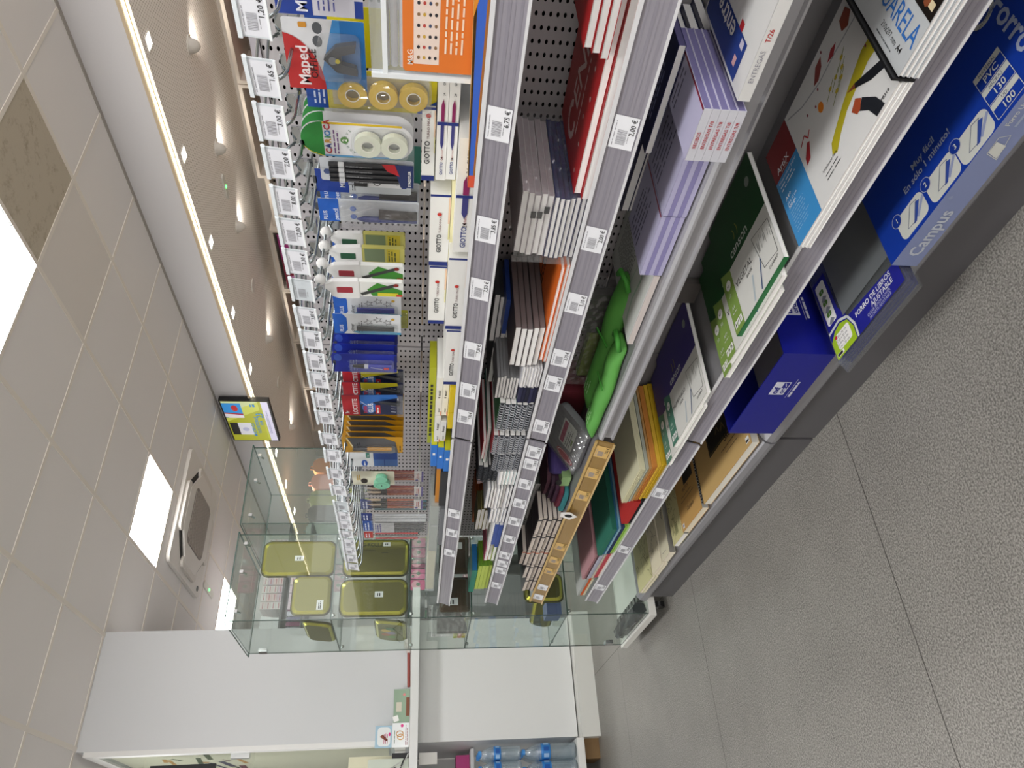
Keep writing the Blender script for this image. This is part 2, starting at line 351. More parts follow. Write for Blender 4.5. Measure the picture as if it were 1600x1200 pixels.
# air conditioning cassette
t = thing('ceiling_cassette', 'white air conditioning cassette with a slatted square grille in the tiled ceiling', 'air conditioner', (2.49, 5.75, CZ))
acx, acy = 2.49, 5.75; fr = Fr((acx, acy, CZ), (1, 0, 0), (0, -1, 0)); AW = m('#e6e1da', .45)
b = MB(); b.prism(fr, rrect(-.46, -.45, .46, .45, .05), 0, .03, AW); b.build('panel', t, bevel=.008)
b = MB(); b.prism(fr, circ(0, 0, .44, .42, 8, 22.5, 382.5)[:8], .03, .034, m('#1d1c1b', .6)); b.build('air_gap', t)
b = MB(); b.prism(fr, circ(0, 0, .40, .38, 8, 22.5, 382.5)[:8], .034, .055, AW); b.build('cover', t, bevel=.012)
for k in range(4):
    f2 = fr.rot(k*math.pi/2); b = MB(); b.prism(f2, rrect(-.2, .325, .2, .415, .04), .03, .052, m('#ddd7cf', .5)); b.build('air_flap', t, bevel=.004)
b = MB(); b.prism(fr, rrect(-.23, -.23, .23, .23, .06), .055, .058, m('#8f8780', .6))
for k in range(15): y = -.21+.03*k; w = .225 if abs(y) < .18 else .19; b.fbox(fr, -w, y-.009, .058, w, y+.009, .063, m('#a9a098', .6))
b.build('grille', t)
b = MB(); b.prism(fr, circ(-.40, -.36, .022, n=16), .03, .034, m('#2c3a36', .3)); b.build('badge', t)
# television on the fascia
t = thing('wall_television', 'flat television on the fascia showing a yellow advert with blue lettering', 'television', (3.59, 5.99, 2.37))
fr = aisle(3.60, 6.345, 2.375)                     # a runs towards the photographer
b = MB(); b.fbox(fr, 0, 0, -.045, .70, .425, .0, BLACK); b.build('casing', t, bevel=.004)
b = MB(); Y1 = m('#aeb022', .4, emit=.12); Y2 = m('#cdd6a0', .4, emit=.12); BL = m('#1d7fc8', .4, emit=.12); PW = m('#d8d4ea', .4, emit=.12)
c0 = .001; b.rect(fr, .012, .014, .688, .411, c0, Y1); b.poly(fr, [(.35, .411), (.688, .411), (.688, .1), (.55, .1)], c0*1.5, m('#c9cf57', .4, emit=.12)); b.poly(fr, [(.5, .411), (.688, .411), (.688, .09), (.62, .2)], c0*2, Y2)
b.rect(fr, .012, .014, .688, .075, c0*3, PW); b.rect(fr, .03, .085, .3, .09, c0*3, m('#b8c04c', .4, emit=.2))
b.rect(fr, .42, .25, .66, .411, c0*3, m('#2f93dc', .4, emit=.12)); b.poly(fr, [(.42, .25), (.46, .25), (.5, .411), (.44, .411), (.42, .38)], c0*4, m('#e6dfe8', .4, emit=.12)); b.poly(fr, circ(.58, .31, .05, .028, 14), c0*4, m('#c8262c', .4, emit=.1)); b.poly(fr, [(.47, .25), (.49, .25), (.51, .41), (.49, .41)], c0*5, m('#b5202a', .4, emit=.1))
b.rect(fr, .12, .21, .33, .33, c0*3, m('#d9d9e2', .4, emit=.12)); b.rect(fr, .12, .33, .33, .40, c0*3, m('#26272b', .5)); b.poly(fr, circ(.22, .27, .035, .03, 12), c0*4, m('#b9bcd8', .4, emit=.1))
for s_, a_, b_, z_ in (('MULTIPLICA', .10, .185, .042), ('TUS HISTORIAS', .15, .14, .042), ('POR', .30, .10, .04), ('23', .42, .085, .085)): b.text(fr, s_, a_, b_, z_, c0*6, BL, bold=.012)
b.rect(fr, .61, .13, .65, .15, c0*6, BL); b.rect(fr, .61, .16, .65, .172, c0*6, BL); b.fine(fr, .15, .055, .4, 2, .012, c0*6, m('#8a8fb8', .5), 4)
b.build('screen', t)
b = MB(); b.box(3.63, 5.9, 2.45, 3.655, 6.1, 2.7, BLACK); b.build('bracket', t)
# white column with a framed display window on its side
CW = m('#d0d2d4', .55)
b = MB(); b.box(.69, 4.60, 1.075, 1.325, 8.0, CZ+.005, CW); b.build('wall_partition', kind='structure')
b = MB()
for (y0, y1, z0, z1) in ((4.60, 4.66, 1.10, 2.80), (6.9, 6.96, 1.1, 2.8), (4.66, 6.9, 2.74, 2.80), (4.66, 6.9, 1.10, 1.16)): b.box(.665, y0, z0, .69, y1, z1, WHITE)
fw = b.build('window_1', kind='structure')
b = MB(); b.box(.676, 4.66, 1.16, .68, 6.9, 2.74, GLASS, r=None); b.build('window_pane', fw)
b = MB(); b.box(.683, 4.7, 1.2, .6895, 6.8, 2.72, m('#e9e2cc', .5)); Rn = random.Random(4)
for k in range(26):
    z = Rn.uniform(2.05, 2.55); y = Rn.uniform(4.9, 5.9); b.line(Fr((.6825, y, z), (0, -1, 0), (0, 0, 1)), [(0, 0), (Rn.uniform(-.3, .3), Rn.uniform(-.05, .05))], Rn.uniform(.016, .04), 0, m(Rn.choice(['#8f2f25', '#b8862f', '#4b5a3c', '#6a2f3f', '#c8923f', '#3f3a5a']), .6))
b.build('crayon_poster', label='poster of coloured pencils behind the glass on the side of the white column', cat='poster')
b = MB(); b.box(.64, 4.66, 1.95, .668, 4.70, 2.05, m('#c9cccb', .3, .6)); b.build('window_latch', label='small metal latch on the framed window of the white column', cat='latch')
b = MB(); b.box(1.34, 5.2, 2.40, 1.44, 6.4, CZ-.01, BLACK); b.build('hanging_monitor', label='black monitor seen edge-on behind the white column just under the ceiling', cat='monitor')
# counter
b = MB(); b.box(-1.4, 4.44, 1.03, 1.51, 5.3, 1.075, m('#e3e4e3', .35)); b.build('worktop', label='white counter slab running in front of the column', cat='counter top', bevel=.003)
t = thing('counter_cabinet', 'white counter front below the slab with a plinth at the floor', 'counter', (1.0, 4.8, 0))
b = MB(); b.box(.67, 4.58, .115, 1.35, 5.25, 1.03, m('#dfe0e0', .5)); b.build('front_panel', t)
b = MB(); b.box(.655, 4.49, 0, 1.36, 5.25, .108, m('#d9d9d5', .5)); b.build('plinth', t, bevel=.002)
t = thing('open_shelf_cabinet', 'open white shelf cabinet left of the counter front, holding the water bottles', 'cabinet', (.1, 4.9, 0))
b = MB(); b.box(-.9, 4.52, .094, .655, 5.3, .135, WHITE); b.build('bottom_board', t)
b = MB(); b.box(-.9, 5.28, .135, .67, 5.3, 1.03, WHITE); b.build('back_board', t)
b = MB(); b.box(.30, 4.80, .70, .66, 5.28, .72, WHITE); b.build('shelf_board', t)
b = MB(); b.box(.55, 4.56, 0, .655, 4.75, .094, m('#7a5f3c', .7, var=.2)); b.build('foot_block', t, label='bare wooden foot block')
b = MB(); b.box(.42, 4.9, .72, .53, 5.1, .98, m('#2b2a2e', .5)); b.box(.42, 4.898, .74, .53, 4.9, .85, m('#6a4a3a', .5)); b.build('dark_carton', label='dark carton on the board inside the open white cabinet', cat='carton')
b = MB(); b.box(.54, 4.9, .72, .64, 5.0, .80, m('#c23b86', .5)); b.build('pink_carton', label='pink carton on the board inside the open white cabinet', cat='carton')
t = thing('wall_socket', 'white socket plate under the counter slab at the photo edge', 'socket', (.57, 4.53, .97)); b = MB(); b.fbox(nearf(.56, 4.6, .92), 0, 0, 0, .06, .10, .01, m('#eceae6', .4)); b.build('plate', t)
# bottles: two packs
def bottle(r, h):
    t = thing('water_bottle', 'x', 'bottle', (0, 0, 0))
    k = h/.30; pr = [(r*.8, 0), (r, .008*k)]
    for i in range(7): z = (.02+.016*i)*k; pr += [(r, z), (r*.95, z+.008*k)]
    pr += [(r, .14*k), (r, .2*k), (r*.95, .22*k), (r*.6, .262*k), (.014, .275*k), (.014, .285*k)]
    b = MB(); b.lathe((0, 0, 0), pr, BOTT, 18); b.build('body', t, smooth=True)
    b = MB(); b.lathe((0, 0, 0), [(r*1.01, .145*k), (r*1.02, .15*k), (r*1.02, .19*k), (r*1.01, .195*k)], m('#2f7ec8', .3), 18)
    for q in range(8):
        a = q*math.pi/4+.2; f_ = Fr((r*1.03*math.cos(a), r*1.03*math.sin(a), .155*k), (-math.sin(a), math.cos(a), 0), (0, 0, 1)); b.rect(f_, -.011, 0, .011, .028*k, 0, m('#9cc0e6' if q % 2 else '#1c55a8', .4))
    b.build('label_band', t, smooth=True)
    b = MB(); b.lathe((0, 0, .283*k), [(.016, 0), (.016, .016), (.013, .018)], m('#3f8ed8', .4), 12); b.build('cap', t); return t
bg = bottle(.042, .31); bs = bottle(.036, .235); first = {0: 1, 1: 1}
for lay, (src, z, r, n) in enumerate(((bg, .135, .043, 0), (bs, .452, .037, 1))):
    for i in range(3):
        for j in range(3):
            x = .60-i*r*2.08; y = 4.585+j*r*2.08
            lb = '%s water bottle, %s from the counter panel, %s row, %s pack' % ('large' if lay == 0 else 'small', ['first', 'second', 'third'][i], ['front', 'middle', 'back'][j], 'lower' if lay == 0 else 'upper')
            if first[lay]: src.location = (x, y, z); src['label'] = lb; src['group'] = 'water bottles in the open cabinet'; first[lay] = 0
            else: copy_tree(src, (x, y, z), lb, 'water bottles in the open cabinet')
# things on the counter
def card(name, x0, x1, z0, z1, y, mt, lab, deco):
    t = thing(name, lab, 'card', ((x0+x1)/2, y, z0)); fr = nearf(x0, y, z0)
    b = MB(); b.fbox(fr, 0, 0, 0, x1-x0, z1-z0, .006, mt); deco(b, fr, x1-x0, z1-z0); b.build('cover', t); return t
def d1(b, f, w, h):
    b.rect(f, .06, .045, .11, .075, .007, m('#cfc9b8', .6)); b.prism(f.rot(.3), [(.03, .05), (.06, .05), (.06, .08), (.03, .08)], .006, .007, PAPER); b.poly(f, circ(w-.03, h*.35, .008, n=12), .007, m('#d88a88', .6)); b.rect(f, w*.2, .0, w*.75, .02, .007, m('#7a4a34', .6))
card('green_envelope', .765, .945, 1.078, 1.168, 4.53, m('#93a993', .7), 'sage green card envelope standing on the counter against the column', d1)
def d2(b, f, w, h):
    b.line(f, circ(w*.55, h*.55, .014, .019, 16), .004, .007, m('#c88a3a', .4), 1); b.line(f, circ(w*.42, h*.5, .014, .017, 16), .004, .008, m('#d09a4a', .4), 1); b.poly(f, circ(w*.88, h*.42, .009, .008, 8), .007, m('#e0338a', .5)); b.fine(f, .01, .016, w-.02, 2, .008, .007, m('#8a3a44', .6), 2); b.fine(f, .02, h-.015, w-.04, 1, .01, .007, m('#5a7a5a', .6), 3)
card('wedding_card', .640, .764, 1.078, 1.170, 4.512, m('#eceff0', .6), 'white card with two gold rings standing on the counter beside the green envelope', d2)
def d3(b, f, w, h):
    b.prism(f, rrect(.008, .008, w-.008, h-.012, .02), .006, .007, m('#e8ecec', .6)); b.poly(f, [(w*.35, .02), (w*.6, .05), (w*.5, .065), (w*.3, .03)], .008, m('#8a4a34', .6)); b.poly(f, circ(w*.6, .012, .010, .006, 8), .009, m('#e0338a', .5)); b.fine(f, .02, .04, w*.5, 3, .009, .008, m('#c86a8a', .6), 5)
card('birthday_card', .640, .752, 1.172, 1.262, 4.512, m('#a9c8da', .6), 'pale blue rounded card standing above the card with the rings', d3)
b = MB(); b.tube([(.955, 4.52, 1.085), (1.145, 4.53, 1.09)], .009, m('#8a4038', .6), 8); b.build('brown_pen_case', label='thin reddish brown case lying on the counter edge', cat='pen case')
b = MB(); b.tube([(1.15, 4.55, 1.09), (1.2, 4.56, 1.1), (1.30, 4.56, 1.095)], [.012, .022, .012], m('#c4bcb8', .5, var=.3, vscale=60), 8); b.build('patterned_pouch', label='small patterned cloth pouch on the counter beside the glass cabinet', cat='pouch')
b = MB(); b.box(.30, 4.62, 1.078, .60, 4.66, 1.30, m('#c9d0c2', .5)); b.build('till_screen', label='pale green back of a till screen on the counter at the photo edge', cat='till screen', bevel=.01)
b = MB(); Rn = random.Random(8)
for k in range(4):
    p = [(.62-.02*k, 4.6+.01*k, 1.08+.02*k)]
    for q in range(5): p.append((p[-1][0]-.03+Rn.uniform(-.02, .02), 4.59+Rn.uniform(0, .04), 1.09+Rn.uniform(0, .10)))
    b.tube(p, .004, m('#1a1a1a' if k % 2 else '#c9c9c6', .5), 6)
b.build('power_cables', label='tangle of black and grey cables behind the cards on the counter', cat='cables')
b = MB(); b.box(.56, 4.64, 1.078, .63, 4.70, 1.17, BLACK); b.build('power_adapter', label='black plug adapter among the cables on the counter', cat='adapter')
b = MB(); b.box(.40, 4.80, 1.078, .64, 4.83, 1.42, m('#e6e2c8', .5)); b.poly(nearf(.55, 4.799, 1.2), circ(0, 0, .05, .03, 7), 0, m('#b8c83a', .5)); b.build('leaflet_holder', label='cream leaflet stand with green leaf print behind the till screen', cat='leaflet stand')
b = MB(); b.box(.30, 4.78, 2.15, .635, 4.80, 2.5, BLACK); b.build('dark_display_board', label='narrow black board hanging left of the framed column window', cat='board')
# ================================================================ shelving run
Y0, YS, Y1g = -.10, 1.62, 2.93
XF, XB = .925, 1.215
MODS = [('near', Y0, YS-.004), ('far', YS+.004, Y1g)]
RG = m('#94919a', .3, .1, coat=.3); RGD = m('#8c8993', .3, .1, coat=.3); LIP = m('#d9dadc', .25, .1); GOLD = m('#a5854c', .32, .25, coat=.3); GOLDL = m('#d9b46c', .4); KICK = m('#68676a', .38, .35)
TAGP = m('#eceef2', .35)
for nm, a, b_ in MODS:
    t = thing('shelving_unit', '%s bay of the grey steel shelving with a punched back panel and a dark plinth' % nm, 'shelving unit', (1.1, (a+b_)/2, 0), 'steel shelving bays')
    for k, (z0, z1) in enumerate(((.15, .597), (.600, 1.048), (1.052, 1.335))):
        b = MB(); b.box(XB, a, z0, XB+.012, b_, z1, PEG if k else m('#7d7b7d', .5)); b.build('back_panel', t)
    b = MB(); b.box(XB-.004, a, 1.336, XB+.03, b_, 1.352, m('#b9b4bb', .4, .3)); b.build('top_rail', t, bevel=.002)
    b = MB(); b.box(.942, a+.002, 0.0, .96, b_-.001, .098, KICK); b.build('plinth', t, bevel=.003)
    b = MB(); prof = [(.955, .10), (.934, .104), (.926, .114), (.925, .126), (.930, .140), (.942, .150), (.952, .154), (.96, .149), (1.22, .149), (1.22, .143), (.955, .143)]
    n = len(prof); vs = [(x, a, z) for x, z in prof]+[(x, b_, z) for x, z in prof]
    b.add(vs, [(i, n+i, n+(i+1) % n, (i+1) % n) for i in range(n)]+[tuple(range(n)), tuple(reversed(range(n, 2*n)))], m('#a3a3a8', .3, .5))
    for y in ((a+.0+.28, b_-.30) if nm == 'near' else (a+.35, b_-.35)):
        for dx in (.972, .984): b.lathe((dx, y, .1495), [(.003, 0), (.003, .0006)], BLACK, 8)
    b.build('base_deck', t, smooth=False)
    b = MB(); b.box(XB+.012, a, 0, XB+.05, a+.03, 1.33, DSTEEL); b.box(XB+.012, b_-.03, 0, XB+.05, b_, 1.33, DSTEEL); b.build('upright', t)
def price_print(b, fr, a0, b0, w, h, price, paper=TAGP, seed=0, ink=INK):
    b.rect(fr, a0, b0, a0+w, b0+h, .0012, paper); R = random.Random(seed)
    g = m('#9c9ca2', .6)
    b.fine(fr, a0+w*.08, b0+h*.86, w*.8, 1, .004, .0016, g, seed, .3)
    x = a0+w*.14
    while x < a0+w*.58: q = R.choice([.0006, .001, .0014]); b.rect(fr, x, b0+h*.36, x+q, b0+h*.76, .0016, g); x += q+R.choice([.0008, .0011])
    b.fine(fr, a0+w*.2, b0+h*.27, w*.35, 1, .003, .0016, g, seed+1, .3)
    if price: b.text(fr, price, a0+w*.95, b0+h*.08, h*.30, .0018, ink, 'r', .006)
def make_shelf(name, z, ya, yb, style, labs, lab):
    t = thing(name, lab, 'shelf', (1.07, (ya+yb)/2, z), 'steel shelves')
    b = MB(); b.box(.940, ya+.003, z-.004, XB, yb-.003, z, m('#8d8c8f', .4, .4)); b.box(.940, ya+.003, z-.034, .944, yb-.003, z-.004, DSTEEL); b.box(1.19, ya+.003, z-.03, 1.212, yb-.003, z-.004, DSTEEL)
    b.build('shelf_plate', t)
    if style == 'lip':
        b = MB(); pr = [(.940, z), (.930, z-.001), (.925, z-.006), (.925, z-.011), (.935, z-.013), (.934, z-.032), (.926, z-.034), (.926, z-.038), (.940, z-.038)]
        n = len(pr); vs = [(x, ya+.003, q) for x, q in pr]+[(x, yb-.003, q) for x, q in pr]
        b.add(vs, [(i, n+i, n+(i+1) % n, (i+1) % n) for i in range(n)]+[tuple(range(n)), tuple(reversed(range(n, 2*n)))], m('#a3a3a6', .5, .1)); b.build('front_lip', t); return t
    H = .047; fr = Fr((.921, yb-.003, z-.043), (0, -1, 0), (.012, 0, .0455)); L = yb-ya-.006
    body, lab_p = (GOLD, GOLDL) if style == 'gold' else (RG, TAGP)
    b = MB(); b.fbox(fr, 0, 0, -.004, L, H, 0, body)
    b.fbox(fr, 0, H-.004, 0, L, H+.003, .004, LIP if style != 'gold' else m('#cfae6c', .3, .2)); b.fbox(fr, 0, -.003, 0, L, .0015, .004, LIP if style != 'gold' else m('#dcc08a', .3, .2))
    for q, w_ in ((.007, .004), (.017, .002), (.023, .005), (.034, .003)): b.fbox(fr, 0, q, 0, L, q+w_, .0004, RGD if style != 'gold' else GOLD)
    r = b.build('price_rail', t)
    for k, (y, pr) in enumerate(labs):
        w, h = (.058, .037); b = MB(); paper = lab_p
        if pr == '*': pr = None; paper = TAGP
        price_print(b, fr, yb-.003-y-w/2, .004, w, h, pr, paper, k*7+int(z*100))
        for i, mt in enumerate(b.ms): pass
        o = b.build('price_label', r)
    return t
P1A = [(.683, '6,75 €'), (.896, '3,85 €'), (1.049, '7,50 €'), (1.243, '7,00 €'), (1.394, '7,00 €'), (1.508, '7,00 €')]
P2A = [(.684, '2,00 €'), (.908, '2,00 €'), (1.081, '5,10 €'), (1.261, '3,70 €'), (1.359, '3,00 €'), (1.548, '3,00 €')]
P1B = [(2.064, '2,50 €'), (2.211, '2,00 €'), (2.38, '2,00 €')]
P2B = [(y, '2,00 €') for y in (1.679, 1.746, 1.865, 1.992, 2.123, 2.266, 2.408, 2.487, 2.557, 2.714)]
P3B = [(y, '1,50 €') for y in (1.676, 1.797, 1.94, 2.336, 2.461, 2.57)]+[(2.744, '*'), (2.858, '*')]
P4B = [(1.922, '0,70 €'), (2.364, '0,70 €'), (2.754, '0,70 €')]
ZS = dict(s1=.965, s2=.775, s3=.594, s4=.366)
for nm, a, b_ in MODS:
    A = nm == 'near'
    make_shelf('metal_shelf', .965, a, b_, 'rail', P1A if A else P1B, 'top steel shelf of the %s bay with a grey price rail, under the hanging packs' % nm)
    make_shelf('metal_shelf', .775, a, b_, 'rail', P2A if A else P2B, 'second steel shelf from the top in the %s bay, holding %s' % (nm, 'the red pads' if A else 'spiral notebooks'))
    make_shelf('metal_shelf', .594, a, b_, 'lip' if A else 'gold', [] if A else P3B, 'third steel shelf from the top in the near bay with a bare metal lip' if A else 'third steel shelf from the top in the far bay with a golden price rail')
    make_shelf('metal_shelf', .366, a, b_, 'rail', [] if A else P4B, 'lowest raised steel shelf of the %s bay, holding %s' % (nm, 'drawing pads' if A else 'coloured card'))
# ---------------------------------------------------------------- hooks with swing tags
HOOKY = [.559, .649, .725, .798, .876, .947, 1.022, 1.097, 1.178, 1.253, 1.33, 1.401, 1.486, 1.56, 1.663, 1.757, 1.856, 1.96, 2.063, 2.137, 2.205, 2.277, 2.357, 2.425, 2.496, 2.571]
HPR = ['1,20 €', '1,65 €', '3,00 €', '2,00 €', '8,00 €', '12,00 €', '2,30 €', None, '3,80 €', '3,80 €', '3,80 €', '1,80 €', '4,25 €', '4,25 €', '3,35 €', '2,25 €', '2,25 €', '1,50 €', None, '1,75 €', '1,75 €', '1,75 €', '1,75 €', '1,75 €', '1,75 €', '1,75 €']
proto = None
for i, y in enumerate(HOOKY):
    lab = 'chrome hook with a %s swing tag, %s from the near end' % ('blank' if HPR[i] is None else HPR[i], nth(i))
    if proto is None:
        t = thing('display_hook', lab, 'display hook', (XB, y, 1.247), 'chrome hooks along the back panel'); proto = t
        b = MB(); b.box(XB-.004, y-.02, 1.268, XB, y+.02, 1.305, CHROME); b.box(XB-.012, y-.02, 1.282, XB-.004, y+.02, 1.290, CHROME); b.box(XB-.004, y-.012, 1.235, XB, y+.012, 1.268, CHROME); b.build('bracket', t, bevel=.002)
        b = MB(); b.tube([(XB-.004, y, 1.255), (XB-.02, y, 1.247), (.972, y, 1.247), (.960, y, 1.250), (.950, y, 1.257)], .0027, WIRE, 8); b.build('product_wire', t, smooth=True)
        b = MB(); b.tube([(XB-.008, y+.012, 1.300), (XB-.03, y+.012, 1.314), (.975, y+.006, 1.292), (.953, y, 1.286)], .0024, WIRE, 8); b.build('tag_arm', t, smooth=True)
    else:
        t = copy_tree(proto, (XB, y, 1.247), lab)
        for ch in list(t.children):
            if ch.name.startswith('tag_holder'):
                for g in list(ch.children): bpy.data.objects.remove(g)
                bpy.data.objects.remove(ch)
    R = random.Random(i); fr = Fr((.949, y+.031, 1.257), (R.uniform(-.05, .05), -1, R.uniform(-.02, .02)), (.12, 0, 1))
    b = MB(); b.fbox(fr, 0, 0, -.001, .062, .040, 0, m('#dfe6ea', .2)); b.fbox(fr, 0, -.002, 0, .062, .0015, .003, BLIS if 0 else m('#f4f8fa', .15)); b.fbox(fr, -.001, .037, -.001, .063, .043, .004, m('#e3eaee', .15)); b.tube([fr.p(0, .042, -.002), fr.p(.062, .042, -.002)], .0032, m('#dfe8ec', .12), 8)
    h = b.build('tag_holder', t)
    b = MB(); price_print(b, fr, .003, .001, .056, .036, HPR[i] if (HPR[i] or i != 7) else None, m('#e4e6ec' if i not in (7, 18) else '#cdd5da', .35), 100+i); b.build('price_ticket', h)
# ================================================================ glass cabinets
def pane(b, x0, y0, z0, x1, y1, z1):
    d = [x1-x0, y1-y0, z1-z0]; k = d.index(min(d)); g, e = GLASS, GEDGE
    fm = [dict(l=g, r=None, n=e, f=e, b=e, t=e), dict(l=e, r=e, n=g, f=None, b=e, t=e), dict(l=e, r=e, n=e, f=e, b=None, t=g)][k]
    b.box(x0, y0, z0, x1, y1, z1, g, **fm)
def cabinet(x0, x1, lab):
    y0, y1 = 3.0, 3.49; t = thing('glass_cabinet', lab, 'glass cabinet', ((x0+x1)/2, 3.24, 0), 'glass display cabinets')
    b = MB(); b.box(x0-.012, y0-.012, .060, x1+.012, y1+.012, .088, m('#e6e6e0', .4)); b.build('base_board', t, bevel=.001)
    for cx in (x0+.05, x1-.05):
        for cy in (y0+.05, y1-.06):
            b = MB(); b.lathe((cx-.011, cy, .024), [(.024, 0), (.024, .022)], BLACK, 16, 'X'); b.box(cx-.015, cy-.012, .03, cx+.015, cy+.012, .06, DSTEEL); b.build('caster', t)
    T = .004
    for nm_, q in (('near_pane', (x0, y0, .088, x1, y0+T, 1.785)), ('far_pane', (x0, y1-T, .088, x1, y1, 1.785)), ('side_pane', (x0, y0+T, .088, x0+T, y1-T, 1.785)), ('side_pane', (x1-T, y0+T, .088, x1, y1-T, 1.785)), ('top_pane', (x0-.008, y0-.008, 1.785, x1+.008, y1+.02, 1.790))):
        b = MB(); pane(b, *q); b.build(nm_, t)
    for z in (1.390, 1.083, .830, .435):
        b = MB(); pane(b, x0+T, y0+T, z-.005, x1-T, y1-T, z); s = b.build('shelf_pane', t)
        for cx in (x0+.02, x1-.02):
            for cy in (y0+T-.0, y1-T-.016): b = MB(); b.lathe((cx, cy, z-.012), [(.006, 0), (.008, .006), (.005, .016)], CHROME, 10, 'Y'); b.build('shelf_clip', s, smooth=True)
    for cx in (x0+.04, (x0+x1)/2+.02, x1-.04):
        b = MB(); b.box(cx-.006, y0-.003, 1.748, cx+.006, y0+.010, 1.762, CHROME); b.tube([(cx, y0+.012, 1.755), (cx, y0+.03, 1.742)], .005, CHROME); b.build('glass_clip', t)
    for z in (1.70, .14): b = MB(); b.box(x0-.004, y1-.05, z, x0+.012, y1-.01, z+.035, CHROME); b.build('hinge', t, bevel=.003)
    return t
cabinet(.895, 1.255, 'glass display cabinet at the aisle end of the shelving, holding the gold trays')
cabinet(1.302, 1.668, 'glass display cabinet behind the shelving back panel, farther from the aisle, mostly empty')
# trays
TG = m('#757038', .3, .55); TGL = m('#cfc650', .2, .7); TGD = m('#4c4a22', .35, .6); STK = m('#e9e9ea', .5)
def tray(fr, w, h, r, lab, sticker=None, txt=None, film=False, mt=TG, dep=.017):
    t = thing('rolling_tray', lab, 'tray', fr.p(w/2, 0, 0), 'gold metal trays in the glass cabinet')
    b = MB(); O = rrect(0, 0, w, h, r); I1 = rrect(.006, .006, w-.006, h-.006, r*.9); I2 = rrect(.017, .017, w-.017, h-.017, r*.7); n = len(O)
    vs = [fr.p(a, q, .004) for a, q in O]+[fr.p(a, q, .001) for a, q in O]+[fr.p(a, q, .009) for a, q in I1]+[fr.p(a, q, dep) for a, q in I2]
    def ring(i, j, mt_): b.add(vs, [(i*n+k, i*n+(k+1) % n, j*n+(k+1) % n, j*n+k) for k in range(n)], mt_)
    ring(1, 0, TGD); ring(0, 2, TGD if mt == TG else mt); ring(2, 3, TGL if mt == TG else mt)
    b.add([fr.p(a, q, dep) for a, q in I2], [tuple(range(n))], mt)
    b.build('tray_body', t)
    if sticker:
        sx, sy, sw, sh = sticker; b = MB(); b.rect(fr, sx, sy, sx+sw, sy+sh, dep+.0006, STK); b.fine(fr, sx+.004, sy+sh*.6, sw-.008, 2, sh*.25, dep+.001, INK, 3, .5); b.build('price_sticker', t)
    if txt: b = MB(); txt(b, fr, dep+.0008); b.build('printing', t)
    if film:
        b = MB(); b.prism(fr, rrect(-.006, -.004, w+.006, h+.006, .012), .02, .0205, FILM); b.build('film_wrap', t)
    return t
yt = 3.03
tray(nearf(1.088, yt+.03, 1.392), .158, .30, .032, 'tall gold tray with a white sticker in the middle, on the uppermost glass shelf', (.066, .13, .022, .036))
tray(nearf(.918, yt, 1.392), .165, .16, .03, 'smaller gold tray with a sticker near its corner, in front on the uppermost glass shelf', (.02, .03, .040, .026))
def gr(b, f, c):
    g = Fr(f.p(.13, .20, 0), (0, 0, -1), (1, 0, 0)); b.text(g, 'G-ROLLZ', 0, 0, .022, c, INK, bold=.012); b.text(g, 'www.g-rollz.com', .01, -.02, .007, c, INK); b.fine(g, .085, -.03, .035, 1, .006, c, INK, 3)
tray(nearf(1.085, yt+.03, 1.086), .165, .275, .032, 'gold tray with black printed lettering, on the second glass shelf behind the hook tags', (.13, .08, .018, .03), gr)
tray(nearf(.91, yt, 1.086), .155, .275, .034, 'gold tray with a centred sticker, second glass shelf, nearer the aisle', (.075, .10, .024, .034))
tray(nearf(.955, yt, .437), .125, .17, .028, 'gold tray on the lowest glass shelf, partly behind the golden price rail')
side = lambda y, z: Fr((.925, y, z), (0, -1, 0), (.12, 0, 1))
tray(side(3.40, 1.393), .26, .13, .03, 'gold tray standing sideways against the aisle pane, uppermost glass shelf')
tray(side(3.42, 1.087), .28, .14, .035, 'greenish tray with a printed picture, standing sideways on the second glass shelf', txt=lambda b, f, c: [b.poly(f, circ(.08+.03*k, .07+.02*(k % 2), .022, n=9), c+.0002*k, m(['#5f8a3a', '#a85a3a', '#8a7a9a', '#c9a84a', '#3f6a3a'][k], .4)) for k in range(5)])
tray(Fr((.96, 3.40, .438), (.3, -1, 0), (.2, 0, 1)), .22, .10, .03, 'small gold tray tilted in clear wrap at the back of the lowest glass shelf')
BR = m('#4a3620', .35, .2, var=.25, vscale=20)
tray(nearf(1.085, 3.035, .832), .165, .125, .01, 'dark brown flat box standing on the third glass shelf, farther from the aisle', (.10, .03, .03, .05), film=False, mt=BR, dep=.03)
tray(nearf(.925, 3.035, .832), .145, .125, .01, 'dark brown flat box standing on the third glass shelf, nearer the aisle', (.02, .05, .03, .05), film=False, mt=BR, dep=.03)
# other cabinet stock
t = thing('zip_bag', 'clear zip bag holding a dark grey pouch, on the third glass shelf', 'zip bag', (.95, 3.22, .832))
f_ = Fr((.905, 3.26, .832), (1, -.5, 0), (0, 0, 1)); b = MB(); b.prism(f_, [(.0, 0), (.02, -.001), (.06, .012), (.1, 0), (.11, .1), (.11, .13), (0, .13)], 0, .02, m('#57524f', .7, var=.15)); b.build('pouch', t)
b = MB(); b.prism(f_, rrect(-.01, 0, .12, .165, .004), .022, .0225, FILM); b.fbox(f_, -.01, .150, .02, .12, .153, .024, m('#dfe2e2', .3)); b.build('bag', t)
b = MB(); b.box(.93, 3.10, .437, .99, 3.2, .50, m('#4a5a86', .5)); b.build('blue_box', label='small blue box on the lowest glass shelf beside the tilted tray', cat='box')
b = MB(); b.tube([(1.12, 3.12, .47), (1.16, 3.13, .62), (1.15, 3.15, .80)], [.04, .045, .03], m('#5f605f', .35, .3, var=.2), 14); b.build('grey_flask', label='dark grey metal flask on the lowest glass shelf behind the second price rail', cat='flask', smooth=True)
